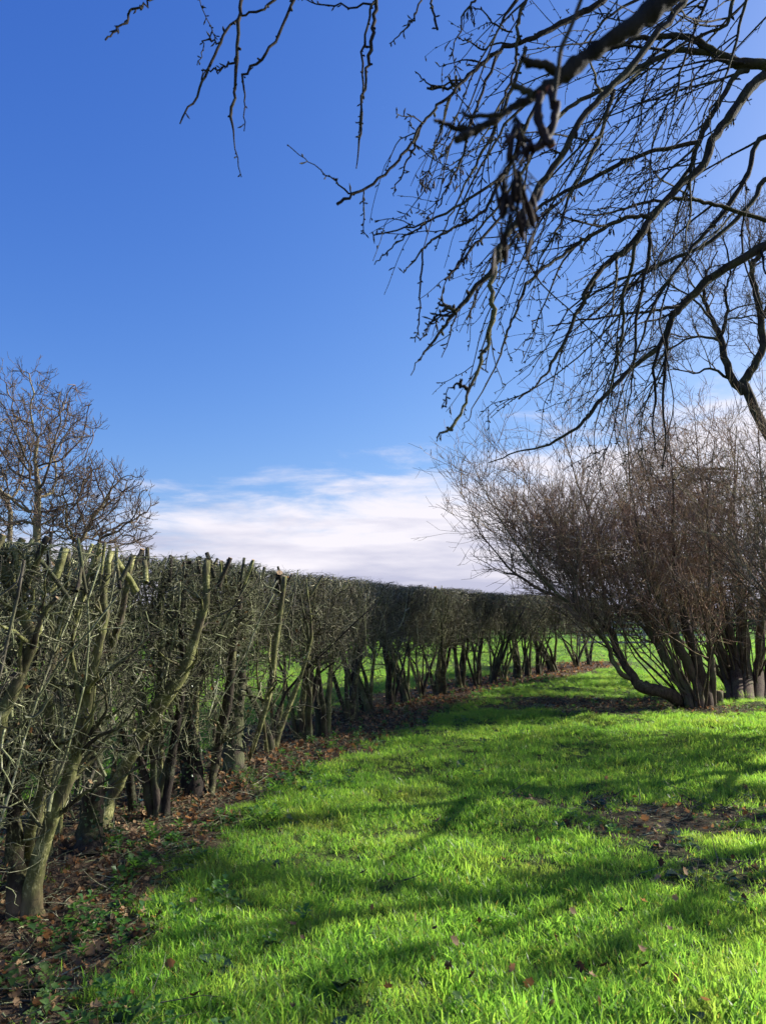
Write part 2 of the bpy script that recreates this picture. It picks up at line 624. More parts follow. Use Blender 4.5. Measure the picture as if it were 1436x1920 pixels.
# ------------------------------------------------------------------ ground
def build_ground():
    def axis(lo, hi, fine_lo, fine_hi, step, g=1.16):
        mid = np.arange(fine_lo, fine_hi + 1e-6, step)
        up, s, v = [], step, fine_hi
        while v < hi:
            s *= g
            v += s
            up.append(v)
        dn, s, v = [], step, fine_lo
        while v > lo:
            s *= g
            v -= s
            dn.append(v)
        return np.array(dn[::-1] + list(mid) + up)
    xs = axis(-900, 900, -5, 8, 0.09)
    ys = axis(-60, 1800, 2, 17, 0.09)
    X, Y = np.meshgrid(xs, ys)
    Z = ground_z(X, Y)
    s = row_signed(X, Y)
    Z = Z + 0.0 * np.exp(-(s / 0.5) ** 2) * (0.5 + vnoise(X * 3, Y * 3, 5)) * (Y < 30)
    nx, ny = len(xs), len(ys)
    V = np.stack([X, Y, Z], -1).reshape(-1, 3)
    i = np.arange(ny - 1)[:, None] * nx + np.arange(nx - 1)[None]
    Fs = np.stack([i, i + 1, i + nx + 1, i + nx], -1).reshape(-1, 4)
    t = NT('lawn_and_soil')
    p = t.pos()
    d = t.attr('bare')
    n1 = t.noise(14, 6, 0.65, p)
    n2 = t.noise(70, 4, 0.6, p)
    n3 = t.noise(0.35, 4, 0.55, p)
    n4 = t.noise(3.0, 5, 0.6, p)
    soil = t.ramp(n1, [(0.25, (0.03, 0.021, 0.014)), (0.5, (0.075, 0.052, 0.034)), (0.75, (0.16, 0.11, 0.07))])
    soil = t.mix(t.maprange(n2, 0.55, 0.7), soil, (0.16, 0.10, 0.062))
    gr = t.ramp(t.math('ADD', t.math('MULTIPLY', n3, 0.6), t.math('MULTIPLY', n4, 0.4)),
                [(0.3, (0.06, 0.15, 0.02)), (0.5, (0.10, 0.22, 0.025)), (0.7, (0.16, 0.28, 0.035))])
    # between the blades close by it is thatch and earth
    th = t.ramp(n1, [(0.3, (0.03, 0.045, 0.012)), (0.7, (0.085, 0.11, 0.03))])
    gr = t.mix(t.attr('near'), gr, th)
    c = t.mix(d, gr, soil)
    o = mesh_obj('ground', V, Fs, t.finish(c, 0.95, 0.1, t.math('ADD', n1, t.math('MULTIPLY', n2, 0.5)), 0.03), smooth=True)
    a = o.data.attributes.new('bare', 'FLOAT', 'POINT')
    a.data.foreach_set('value', bare(X, Y).reshape(-1).astype(np.float32))
    a = o.data.attributes.new('near', 'FLOAT', 'POINT')
    a.data.foreach_set('value', sstep(40, 14, np.hypot(X, Y)).reshape(-1).astype(np.float32))
    o['kind'] = 'structure'
    o['label'] = 'green lawn and field with bare leaf-strewn soil along the hedge'
    return o


build_ground()


# ------------------------------------------------------------------ scattering (only for what nobody could count)
def scatter(name, pts, rot, scl, idx, protos, label):
    V = np.asarray(pts, np.float32)
    me = bpy.data.meshes.new(name)
    me.vertices.add(len(V))
    me.vertices.foreach_set('co', V.reshape(-1))
    a = me.attributes.new('rot', 'FLOAT_VECTOR', 'POINT')
    a.data.foreach_set('vector', np.asarray(rot, np.float32).reshape(-1))
    a = me.attributes.new('scl', 'FLOAT', 'POINT')
    a.data.foreach_set('value', np.asarray(scl, np.float32))
    a = me.attributes.new('idx', 'INT', 'POINT')
    a.data.foreach_set('value', np.asarray(idx, np.int32))
    o = bpy.data.objects.new(name, me)
    COL.objects.link(o)
    c = bpy.data.collections.new(name + '_kinds')
    for p in protos:
        c.objects.link(p)
    ng = bpy.data.node_groups.new(name + '_nodes', 'GeometryNodeTree')
    ng.interface.new_socket('Geometry', in_out='INPUT', socket_type='NodeSocketGeometry')
    ng.interface.new_socket('Geometry', in_out='OUTPUT', socket_type='NodeSocketGeometry')
    gi, go = ng.nodes.new('NodeGroupInput'), ng.nodes.new('NodeGroupOutput')
    iop = ng.nodes.new('GeometryNodeInstanceOnPoints')
    ci = ng.nodes.new('GeometryNodeCollectionInfo')
    ci.inputs['Collection'].default_value = c
    ci.inputs['Separate Children'].default_value = True
    ci.inputs['Reset Children'].default_value = True
    iop.inputs['Pick Instance'].default_value = True

    def na(nm, ty):
        q = ng.nodes.new('GeometryNodeInputNamedAttribute')
        q.data_type = ty
        q.inputs['Name'].default_value = nm
        return q.outputs['Attribute']
    e2r = ng.nodes.new('FunctionNodeEulerToRotation')
    ln = ng.links.new
    ln(gi.outputs[0], iop.inputs['Points'])
    ln(ci.outputs[0], iop.inputs['Instance'])
    ln(na('idx', 'INT'), iop.inputs['Instance Index'])
    ln(na('rot', 'FLOAT_VECTOR'), e2r.inputs[0])
    ln(e2r.outputs[0], iop.inputs['Rotation'])
    ln(na('scl', 'FLOAT'), iop.inputs['Scale'])
    ln(iop.outputs[0], go.inputs[0])
    md = o.modifiers.new('scatter', 'NODES')
    md.node_group = ng
    o['kind'] = 'stuff'
    o['label'] = label
    return o


def blades(n, radius, h0, h1, w, lean, seed, mat, name, comb=(0, 0)):
    """a tuft: n curved tapering blades"""
    r = np.random.default_rng(seed)
    a = r.uniform(0, 2 * PI, n)
    q = radius * np.sqrt(r.random(n))
    base = np.stack([q * np.cos(a), q * np.sin(a), np.full(n, -0.01)], -1)
    b = r.uniform(0, 2 * PI, n)
    ln_ = np.stack([np.cos(b), np.sin(b), 0 * b], -1) * r.uniform(0.1, lean, n)[:, None] + np.array((comb[0], comb[1], 0))
    h = r.uniform(h0, h1, n)
    face = r.uniform(0, PI, n)
    side = np.stack([np.cos(face), np.sin(face), 0 * face], -1)
    V, Fs, T = [], [], []
    ts = np.array((0, 0.4, 0.75, 1.0))
    wd = np.array((0.8, 1.0, 0.7, 0.06))
    tone = r.random(n)
    for i in range(n):
        ww = w * r.uniform(0.7, 1.3)
        for t_, k in zip(ts, wd):
            c = base[i] + ln_[i] * h[i] * t_ ** 1.8 + np.array((0, 0, h[i] * (t_ - 0.22 * np.linalg.norm(ln_[i]) * t_ * t_)))
            V.append(c - side[i] * ww * k * 0.5)
            V.append(c + side[i] * ww * k * 0.5)
            T += [tone[i]] * 2
        o_ = i * 8
        for j in range(3):
            Fs.append((o_ + 2 * j, o_ + 2 * j + 1, o_ + 2 * j + 3, o_ + 2 * j + 2))
    o = mesh_obj(name, np.array(V), np.array(Fs), mat, smooth=True, link=False)
    at_ = o.data.attributes.new('tone', 'FLOAT', 'POINT')
    at_.data.foreach_set('value', np.array(T, np.float32))
    return o


def rosette(n, size, seed, mat, name, stem=0.0, round_=0.6, up=0.5):
    """a small broad-leaved weed: n leaves, each two quads folded on the midrib"""
    r = np.random.default_rng(seed)
    V, Fs, T = [], [], []
    for i in range(n):
        a = r.uniform(0, 2 * PI)
        d = np.array((math.cos(a), math.sin(a), 0))
        sd_ = np.array((-math.sin(a), math.cos(a), 0))
        L = size * r.uniform(0.6, 1.2)
        w = L * round_ * 0.5
        z0 = r.uniform(0, stem)
        el = r.uniform(-0.1, up)
        d = d * math.cos(el) + np.array((0, 0, math.sin(el)))
        st = np.array((0, 0, z0)) + d * L * 0.35
        k = len(V)
        dz = np.array((0, 0, 1))
        V += [st, st + d * L * 0.45 - sd_ * w + dz * w * 0.35, st + d * L * 0.5 - dz * 0.1 * w, st + d * L * 0.45 + sd_ * w + dz * w * 0.35,
              st + d * L - dz * L * 0.15]
        Fs += [(k, k + 1, k + 2, k + 2), (k, k + 2, k + 3, k + 3), (k + 1, k + 4, k + 2, k + 2), (k + 2, k + 4, k + 3, k + 3)]
        T += [r.random()] * 5
    Fs = np.array(Fs)[:, :3]
    o = mesh_obj(name, np.array(V), Fs, mat, link=False)
    at_ = o.data.attributes.new('tone', 'FLOAT', 'POINT')
    at_.data.foreach_set('value', np.array(T, np.float32) * 0.9)
    return o


def frustum_points(y0, y1, dens, margin=0.9, r=rng, right=None):
    area = (y1 - y0) * ((y0 + y1) * 0.5 + 2 * margin)
    n = int(dens * area)
    y = np.sqrt(r.uniform(y0 * y0, y1 * y1, n))
    x = r.uniform(-1, 1, n) * (0.5 * y + margin)
    return x, y


def build_grass():
    protos = []
    for i in range(5):
        protos.append(blades(34, 0.055, 0.03, 0.095, 0.0030, 1.15, 100 + i, M['grass'], 'grass_tuft', (-0.22, -0.08)))
    for i in range(2):
        protos.append(blades(34, 0.06, 0.06, 0.15, 0.0032, 1.2, 200 + i, M['grass'], 'long_grass_tuft', (-0.5, -0.12)))
    for i in range(3):     # for far off: fewer, broader
        protos.append(blades(20, 0.11, 0.04, 0.10, 0.008, 1.0, 300 + i, M['grass'], 'far_grass_tuft', (-0.1, 0)))
    P, R_, S, I = [], [], [], []
    for y0, y1, dens in ((2.4, 5.0, 800), (5.0, 8.0, 560), (8.0, 13.0, 300), (13.0, 22.0, 110), (22.0, 48.0, 22)):
        x, y = frustum_points(y0, y1, dens)
        b = bare(x, y)
        # clumpy: thicker and thinner places
        cl = fbm(x * 2.2, y * 2.2, 60)
        keep = rng.random(x.size) < (1 - b) ** 1.6 * (0.55 + 0.8 * cl) + 0.035
        x, y, b, cl = x[keep], y[keep], b[keep], cl[keep]
        n = x.size
        s = row_signed(x, y)
        far = y0 >= 13
        lng = (rng.random(n) < 0.14 + 0.5 * sstep(0.9, 0.5, np.abs(s - 0.9)) * (y < 7)) & (not far)
        idx = np.where(lng, rng.integers(5, 7, n), rng.integers(0, 5, n))
        if far:
            idx = rng.integers(7, 10, n)
        P.append(np.stack([x, y, ground_z(x, y)], -1))
        yaw = rng.normal(0, 0.9, n)
        R_.append(np.stack([rng.normal(0, 0.15, n), rng.normal(0, 0.15, n), yaw], -1))
        S.append(rng.uniform(0.6, 1.15, n) * (0.16 + 1.28 * cl) * (1 - 0.45 * b) * (1.0 if not far else 1.05))
        I.append(idx)
    scatter('grass', np.concatenate(P), np.concatenate(R_), np.concatenate(S), np.concatenate(I), protos,
            'lush green winter grass covering the lawn and the field behind the hedge')


build_grass()


def build_weeds():
    protos = [rosette(9, 0.05, 1, M['weed'], 'weed_rosette', 0.02), rosette(14, 0.035, 2, M['weed'], 'weed_cluster', 0.05, 0.8, 0.9),
              rosette(18, 0.028, 3, M['weed'], 'weed_stem', 0.12, 0.75, 0.8), rosette(7, 0.06, 4, M['ivy'], 'ground_ivy', 0.01, 0.9, 0.3)]
    x1, y1 = frustum_points(2.5, 8, 110)
    x2, y2 = frustum_points(8, 20, 40)
    x, y = np.concatenate([x1, x2]), np.concatenate([y1, y2])
    s = row_signed(x, y)
    b = bare(x, y)
    cl = fbm(x * 1.9, y * 1.9, 80)
    edge = np.exp(-((s - 0.75) / 0.35) ** 2)
    pr = edge * sstep(0.36, 0.6, cl) * 1.0 + 0.3 * sstep(0.3, 0.7, b) * sstep(0.35, 0.65, cl) + 0.09 * (s > 0) * sstep(0.5, 0.65, cl)
    k = rng.random(x.size) < pr
    x, y, s = x[k], y[k], s[k]
    n = x.size
    idx = rng.integers(0, 4, n)
    idx = np.where((s > 1.3) & (idx == 3), 1, idx)
    scatter('weeds', np.stack([x, y, ground_z(x, y) + 0.005], -1), np.stack([rng.normal(0, 0.15, n), rng.normal(0, 0.15, n), rng.uniform(0, 6.3, n)], -1),
            rng.uniform(0.6, 1.5, n), idx, protos, 'low weeds and ground ivy growing where lawn meets bare soil')


build_weeds()


# ------------------------------------------------------------------ fallen leaves and sticks
def leaf_mesh(seed, name):
    """a curled, lobed dead leaf with a stalk"""
    r = np.random.default_rng(seed)
    L = 0.085
    out = [(0, 0.0), (0.13, 0.26), (0.25, 0.20), (0.34, 0.46), (0.52, 0.27), (0.62, 0.36), (0.80, 0.16), (1.0, 0.0)]
    cu, cv, tw = r.uniform(0.5, 1.9), r.uniform(0.6, 2.2), r.uniform(-0.5, 0.5)
    V, Fs = [], []

    def bend(u, v):
        x, y = (u - 0.5) * L, v * L * r.uniform(0.85, 1.15)
        z = cu * 4.5 * x * x + cv * 6.0 * y * y + tw * 10 * x * y + r.normal(0, 0.0018)
        return (x * (1 - cu * 0.12), y * (1 - cv * 0.14), z)
    mid = [bend(u, 0) for u, _ in out]
    up = [bend(u, v) for u, v in out]
    dn = [bend(u, -v) for u, v in out]
    V = mid + up + dn
    n = len(out)
    for i in range(n - 1):
        Fs.append((i, i + 1, n + i + 1, n + i))
        Fs.append((i + 1, i, 2 * n + i, 2 * n + i + 1))
    k = len(V)
    w = 0.0012
    V += [(-0.5 * L, -w, mid[0][2]), (-0.5 * L, w, mid[0][2]), (-0.9 * L, w, mid[0][2] + 0.01), (-0.9 * L, -w, mid[0][2] + 0.012)]
    Fs.append((k, k + 1, k + 2, k + 3))
    return mesh_data(name, np.array(V), np.array(Fs), M['dead_leaf'])


LEAVES = [leaf_mesh(i, 'dead_leaf') for i in range(7)]


def leaf_at(x, y, scale, lab, group, lift=0.015, tilt=0.5, kind='fallen_leaf'):
    o = bpy.data.objects.new(kind, LEAVES[int(rng.integers(0, len(LEAVES)))])
    o.location = (x, y, float(ground_z(x, y)) + lift)
    o.rotation_euler = (rng.normal(0, tilt), rng.normal(0, tilt), rng.uniform(0, 6.3))
    o.scale = (scale,) * 3
    COL.objects.link(o)
    return tag(o, lab, 'leaf', group)


def z8(ox, oy, lst):
    return [(ox + a / 2.99, oy + b / 2.99) for a, b in lst]


LAWN_PX = z8(956, 1640, [(255, 385), (740, 520), (765, 600), (530, 560), (465, 635), (110, 670), (395, 570), (620, 345), (745, 200), (920, 180),
                         (1170, 255), (1195, 440), (1420, 150), (980, 45), (900, 390), (940, 675), (230, 800), (510, 790), (1100, 810), (15, 590),
                         (350, 240), (700, 300), (625, 275), (1310, 170)]) + \
    z8(480, 1640, [(1250, 275), (1110, 435), (205, 815), (740, 750), (205, 360), (1005, 365), (1085, 585), (1210, 640)]) + \
    z8(0, 1640, [(955, 570), (1085, 760), (1085, 200)]) + \
    [(1145, 1562), (1090, 1532), (820, 1545), (750, 1490), (700, 1555), (680, 1660), (1240, 1640), (1375, 1630), (945, 1505), (1010, 1590), (870, 1620)]
FOOT = ['the hedge stem at the picture edge', 'the orange-brown hedge base', 'the nearest thick dark hedge trunk', 'the diagonal mossy hedge trunk', 'the three slim fanned hedge stems',
        'the thick ivy-clad hedge trunk', 'the pale slanting hedge stem', 'the hedge trunk with the ivy clump', 'the broad dark trunk past the slanting stem'] + \
    ['the crowded sheaf of hedge stems'] * 3 + ['the middle of the hedge row'] * 6 + ['the far end of the hedge row'] * 9


def build_leaves():
    for px, py in LAWN_PX:
        p = on_ground(px, py + 5)
        if py < 1640:
            w = 'middle of the lawn far from the camera'
        elif px < 960:
            w = 'shaded near grass towards the hedge'
        elif py < 1730:
            w = 'grass between the bare patch and the nearest grass'
        else:
            w = 'tall sunlit grass nearest the camera'
        leaf_at(p[0], p[1], rng.uniform(0.45, 0.8), 'curled brown dead leaf in the ' + w, 'dead leaves in the ' + w, 0.068, 0.8)
    xr, yr = frustum_points(3.0, 8.5, 2.2, 0.0)
    k = (bare(xr, yr) < 0.5) & (row_signed(xr, yr) > 0.8)
    for x, y in list(zip(xr[k], yr[k]))[:38]:
        leaf_at(x, y, rng.uniform(0.3, 0.75), 'small brown leaf fragment half sunk between the blades of the lawn', 'small leaf fragments in the lawn', 0.045, 0.8)
    lab_h, g_h = 'dead brown leaf on the soil by %s', 'dead leaves on the soil by %s'
    x1, y1 = frustum_points(2.9, 26, 95, 0.3)
    # the far end of the row is deepest in leaves
    s = row_signed(x1, y1)
    b = bare(x1, y1)
    pr = np.where((s < 0.9) & (s > -1.3), b * (0.33 + 0.25 * sstep(9, 20, y1)), 0.05 * b)
    k = rng.random(x1.size) < pr
    x1, y1, s = x1[k], y1[k], s[k]
    o_ = np.argsort(y1)
    x1, y1, s = x1[o_], y1[o_], s[o_]
    cnt = 0
    rest = []
    for x, y, q in zip(x1, y1, s):
        if cnt < 215 and -1.0 < q < 1.0 and abs(x) < 0.5 * y + 0.05 and y > 3.0:
            j = int(np.argmin(((HB[:, :2] - (x, y)) ** 2).sum(1)))
            leaf_at(x, y, rng.uniform(0.35, 0.95), lab_h % FOOT[j], g_h % FOOT[j], 0.018, 0.45)
            cnt += 1
        else:
            rest.append((x, y))
    rest = np.array(rest)
    # the remainder, and small fragments, as litter
    xf, yf = frustum_points(2.8, 15, 620, 0.4)
    bf = bare(xf, yf)
    sf = row_signed(xf, yf)
    k = rng.random(xf.size) < np.where(np.abs(sf) < 1.2, 0.6 * bf ** 1.5, 0.28 * bf ** 1.5)
    xf, yf = xf[k], yf[k]
    xx, yy = np.concatenate([rest[:, 0], xf]), np.concatenate([rest[:, 1], yf])
    sc = np.concatenate([rng.uniform(0.6, 1.2, len(rest)), 0.2 + rng.gamma(1.6, 0.16, len(xf)).clip(0, 0.8)])
    n = len(xx)
    protos = []
    for me in LEAVES:
        protos.append(bpy.data.objects.new('litter_leaf', me))
    scatter('leaf_litter', np.stack([xx, yy, ground_z(xx, yy) + 0.012 + 0.035 * rng.random(n)], -1),
            np.stack([rng.normal(0, 0.7, n), rng.normal(0, 0.7, n), rng.uniform(0, 6.3, n)], -1), sc, rng.integers(0, len(LEAVES), n), protos,
            'carpet of small brown leaves and fragments on the bare soil')
    # thin dead sticks
    xs, ys = frustum_points(2.8, 15, 480, 0.3)
    k = rng.random(xs.size) < bare(xs, ys) * 0.8
    xs, ys = xs[k], ys[k]
    n = xs.size
    a = rng.uniform(0, 6.3, n)
    st = walk(np.stack([xs, ys, ground_z(xs, ys) + 0.012], -1), np.stack([np.cos(a), np.sin(a), rng.normal(0.05, 0.12, n)], -1), rng.gamma(2.2, 0.07, n).clip(0.05, 0.6), 4, 0.14)
    st[..., 2] = np.maximum(st[..., 2], ground_z(st[..., 0], st[..., 1]) + 0.008)
    Tubes().add(st, taper(rng.gamma(2.0, 0.0014, n).clip(0.0012, 0.007), 0.001, 5), 3).build('ground_twigs', M['hedge_twig'], kind='stuff')['label'] = \
        'thin dead twigs lying on the bare soil'


build_leaves()

# ------------------------------------------------------------------ the hedge
TRACED = {   # stems one can follow in the photograph: (px, py, width px) at the depth of the shrub
    0: [([(-70, 1805, 34), (-50, 1650, 30), (-20, 1440, 26), (5, 1345, 24), (35, 1275, 22), (63, 1213, 20), (45, 1150, 20), (28, 1110, 19), (20, 1085, 18), (8, 1050, 15), (0, 1005, 12)], 'hedge_stem'),
        ([(20, 1088, 15), (30, 1050, 14), (44, 1010, 13)], 'hedge_stem'),
        ([(62, 1216, 10), (70, 1180, 9), (85, 1150, 8), (108, 1120, 7)], 'hedge_stem'),
        ([(36, 1138, 11), (50, 1100, 11), (70, 1055, 11), (90, 1006, 11)], 'hedge_stem')],
    1: [([(58, 1712, 50), (62, 1660, 34), (76, 1600, 27), (103, 1530, 25), (132, 1455, 22), (147, 1400, 20), (164, 1322, 20), (176, 1250, 17), (192, 1180, 15), (198, 1100, 13), (208, 1034, 12)], 'hedge_stem'),
        ([(38, 1714, 46), (32, 1640, 34), (26, 1560, 28), (27, 1480, 24), (18, 1390, 22), (10, 1300, 18), (20, 1200, 14), (14, 1100, 12), (26, 1020, 11)], 'hedge_stem'),
        ([(50, 1640, 24), (58, 1560, 20), (82, 1470, 18), (96, 1390, 17), (92, 1310, 15), (100, 1230, 13), (120, 1130, 11), (128, 1030, 10)], 'hedge_stem'),
        ([(148, 1395, 9), (150, 1330, 9), (140, 1260, 8), (135, 1210, 7), (150, 1140, 7), (168, 1075, 6), (188, 1018, 8)], 'hedge_stem')],
    2: [([(168, 1605, 56), (170, 1560, 44), (174, 1490, 38), (178, 1400, 32), (181, 1330, 28), (186, 1240, 22), (190, 1130, 17), (178, 1022, 15)], 'hedge_dark'),
        ([(184, 1320, 15), (205, 1240, 13), (228, 1150, 12), (250, 1040, 11)], 'hedge_stem')],
    3: [([(190, 1545, 26), (208, 1500, 24), (228, 1455, 23), (256, 1396, 25), (290, 1335, 29), (330, 1283, 24), (360, 1220, 18), (384, 1130, 14), (388, 1050, 12)], 'hedge_stem'),
        ([(256, 1395, 11), (244, 1340, 10), (232, 1280, 9), (222, 1180, 9), (228, 1050, 9)], 'hedge_stem')],
    4: [([(290, 1528, 18), (276, 1475, 16), (264, 1430, 14), (254, 1370, 12), (240, 1290, 10), (236, 1180, 9), (262, 1045, 8)], 'hedge_dark'),
        ([(298, 1530, 18), (290, 1440, 15), (292, 1350, 13), (304, 1230, 12), (300, 1120, 10), (322, 1042, 9)], 'hedge_dark'),
        ([(308, 1530, 18), (320, 1440, 16), (334, 1345, 13), (345, 1250, 11), (338, 1150, 10), (356, 1052, 9)], 'hedge_dark')],
    5: [([(366, 1490, 46), (360, 1430, 36), (354, 1340, 29), (362, 1260, 22), (370, 1160, 17), (362, 1055, 16)], 'hedge_dark'),
        ([(364, 1400, 15), (366, 1340, 14), (366, 1280, 13), (378, 1190, 11), (392, 1060, 9)], 'hedge_stem')],
    6: [([(394, 1492, 15), (402, 1440, 15), (415, 1370, 17), (429, 1300, 17), (436, 1225, 14), (450, 1130, 11), (452, 1072, 9)], 'hedge_stem')],
    7: [([(440, 1450, 40), (438, 1390, 36), (446, 1300, 26), (456, 1200, 19), (470, 1085, 14)], 'hedge_dark'),
        ([(462, 1432, 7), (480, 1384, 9), (505, 1302, 11), (516, 1220, 11), (527, 1140, 10), (534, 1080, 8)], 'hedge_stem')],
}
HEDGE_LABELS = [
    'hedge shrub with the thickest forked pale lichen stem, cut by the picture edge',
    'hedge shrub nearest the camera whose lichen-covered stems fork above an orange-brown base',
    'hedge shrub on one thick dark upright trunk beside the nearest forked shrub',
    'hedge shrub with a thick mossy trunk leaning diagonally over the gap to the sunny field',
    'hedge shrub on three slim dark stems fanning from one base before the leaning trunk',
    'hedge shrub on a thick ivy-clad dark trunk with a mottled pale side stem',
    'hedge shrub on a single pale slanting stem just past the thick ivy-clad trunk',
    'hedge shrub with dark ivy leaves halfway up and a long pale slanting second stem',
    'hedge shrub on a broad dark trunk just beyond the long pale slanting stem',
    'hedge shrub whose dark stems stand crowded like a sheaf, middle of the near half',
    'hedge shrub with flared dark trunk and thin pale stick leaning at its foot',
    'hedge shrub forking low into a vase of stems, just past the sheaf of crowded stems',
    'hedge shrub on a stout brown trunk with one sunlit edge, mid row',
    'hedge shrub on a cluster of slim stems next to the stout sunlit-edged trunk',
    'hedge shrub with straight parallel dark stems touching the slim clustered one',
    'hedge shrub on a short leaning stump-like trunk after the parallel dark stems',
    'hedge shrub with three narrow upright stems before the first wide gap of the far half',
    'hedge shrub with a yellow-green mossy patch on its split stem in the far half',
    'hedge shrub with wide spreading arms on a thick short trunk in the far half',
    'hedge shrub on two thin upright stems beside the wide spreading one',
    'hedge shrub on a slim single trunk with russet twigs in the far half',
    'hedge shrub on a dark cluster of stems with one pale straight rod',
    'hedge shrub with a thin curved stem bending away from the row, far half',
    'hedge shrub on a pair of dark trunks where orange leaves gather, far half',
    'hedge shrub with broad dark many-stemmed foot, third from the far end',
    'hedge shrub on a small dark trunk in deep orange leaves, second from the far end',
    'bushy end shrub of the hedge, farthest from the camera beside the open lawn',
]
HEDGE_GROUP = 'clipped bare hedge shrubs in one long row'
HEDGE_TOP = 2.06


def row_dir(i):
    a, b = HB[max(0, i - 2)], HB[min(len(HB) - 1, i + 2)]
    d = (b - a)[:2]
    return d / np.linalg.norm(d)


def make_hedge_shrub(i, r, near):
    TOP = {0: 1.92, 1: 1.97, 2: 2.01, 3: 2.04}.get(i, HEDGE_TOP)
    base = HB[i]
    dirv = row_dir(i)
    dx = np.array((dirv[0], dirv[1], 0))
    dy = np.array((-dirv[1], dirv[0], 0))
    dist = base[1]
    prev = np.linalg.norm(HB[i] - HB[i - 1]) if i else 1.0
    nxt = np.linalg.norm(HB[i + 1] - HB[i]) if i + 1 < len(HB) else prev
    half0, half1 = max(0.4, prev * 0.62), max(0.4, nxt * 0.62)
    half0, half1 = min(half0, 1.3), min(half1, 1.3)
    top = thing('hedge_shrub', HEDGE_LABELS[i], 'hedge shrub', tuple(base), HEDGE_GROUP)
    paths = []
    twig_parents, twig_pr = [], []

    def stem(P, R, matname, k):
        T = Tubes()
        T.add(P, R, k, tone=r.random(1), cut=True, rough=0.09 if k > 5 else 0.0)
        # side limbs
        m = max(2, int(len(P) * 0.45)) if near else 2
        q, d, rr, tt, _ = spawn(P[None], R[None], m, 0.35, 0.92, 25, 70, (0, 0, 0.7), r)
        L = r.uniform(0.2, 0.55, m) * np.clip((TOP - q[:, 2]) * 1.3, 0.25, 1)
        W = walk(q, d, L, 5, 0.24, (0, 0, 0.5), r)
        W[..., 2] = np.minimum(W[..., 2], TOP + 0.02)
        RR = taper(np.minimum(rr * 0.55, 0.016), 0.004, 6)
        T.add(W, RR, 5 if near else 4)
        o = T.build('stem', M[matname], top, origin=base)
        twig_parents.append(W)
        twig_pr.append(RR)
        if i == 1:          # rubbed bare, orange wood at the foot
            nv = len(o.data.vertices)
            co = np.empty(nv * 3, np.float32)
            o.data.vertices.foreach_get('co', co)
            co = co.reshape(-1, 3)
            cu = np.empty(nv, np.float32)
            o.data.attributes['cut'].data.foreach_get('value', cu)
            cu = np.maximum(cu, 0.5 * sstep(0.20, 0.05, co[:, 2]) * sstep(0.5, 0.7, vnoise(co[:, 0] * 22 + 5, co[:, 2] * 9 + co[:, 1] * 20, 5)))
            o.data.attributes['cut'].data.foreach_set('value', cu.astype(np.float32))
        return o
    if i in TRACED:
        for pts, mn in TRACED[i]:
            a = np.array(pts, float)
            dep = dist + np.cumsum(r.normal(0, 0.02, len(a)))
            dep[0] = dist
            if a[0, 1] < 1400:
                dep = dep - 0.03
            P = np.array([at(px, py, y) for (px, py, _), y in zip(a, dep)])
            if a[0, 1] > 1420:
                P[0] = on_ground(a[0, 0], a[0, 1])
                P[0][2] -= 0.06
            R = a[:, 2] / F * dist * 0.5
            if a[0, 1] > 1420:      # root flare
                up_ = P[0] + (P[1] - P[0]) * 0.35
                P = np.vstack([P[:1], up_[None], P[1:]])
                R = np.concatenate([[R[0] * 1.15], [R[0] * 0.9], R[1:]])
            q = smooth_path(np.column_stack([P, R]), 3)
            q[1:-1, :3] += r.normal(0, 0.004, (len(q) - 2, 3))
            stem(q[:, :3], q[:, 3], mn, 10)
    if i not in TRACED or i <= 7:
        behind = i in TRACED
        ns = (int(r.integers(2, 5)) if i <= 7 else int(r.integers(4, 8))) if not behind else 3
        fat = r.uniform(0.075, 0.13)
        for s_ in range(ns):
            off = r.normal(0, 0.10 if i <= 7 else 0.15) if ns > 1 else 0
            bx = base + dx * off * 0.35 + dy * r.normal(0, 0.04)
            if behind:
                bx = base + dx * r.uniform(-0.45, 0.45) + dy * r.uniform(0.15, 0.55)
                off = r.normal(0, 0.12)
            lean = np.array((0, 0, 1.0)) + dx * (off * 1.3 + r.normal(0, 0.06)) + dy * r.normal(0, 0.1)
            n = 9
            P = walk(bx[None] + np.array((0, 0, -0.06)), lean[None], np.array([2.1 * np.linalg.norm(lean) * r.uniform(0.97, 1.03)]), n, 0.07 if behind else 0.115, (0, 0, 0.2), r)[0]
            P[:, 2] *= (TOP + r.uniform(-0.06, 0.02) - base[2]) / max(P[-1, 2] - base[2], 0.5) if P[-1, 2] > TOP else 1.0
            r0 = fat * r.uniform(0.45, 1.0) / (ns ** 0.4) * (0.55 if behind else 1.0)
            R = r0 * np.array((1.5, 1.05, 0.9, 0.78, 0.66, 0.54, 0.44, 0.36, 0.30, 0.26))
            stem(P, R, 'hedge_stem' if r.random() < (0.3 if i <= 7 else 0.5) else 'hedge_dark', 8 if near else 6)
    # ----- the clipped head: a tangle of twigs in a box along the row
    Lb = half0 + half1
    near_ = i <= 8
    v0, v1 = (-0.22, 0.62) if i <= 2 else ((-0.30, 0.52) if near_ else (-0.42, 0.42))
    floor = 1.10 if i > 5 else (0.62 if i <= 3 else 0.85)
    th = 1.15 if near_ else 1.3
    tw = Tubes()
    # upright branches inside the head
    nb = int((16 if near else 18) * Lb)
    p = base * (1, 1, 0) + dx * r.uniform(-half0, half1, nb)[:, None] + dy * r.uniform(v0, v1, nb)[:, None]
    p[:, 2] = floor + r.uniform(-0.25, 0.45, nb)
    d = np.array((0, 0, 1.0)) + dx * r.normal(0, 0.35, nb)[:, None] + dy * r.normal(0, 0.22, nb)[:, None]
    Lv = (TOP - p[:, 2]) * r.uniform(0.85, 1.06, nb)
    WV = walk(p, d, Lv, 6, 0.13, (0, 0, 0.4), r)
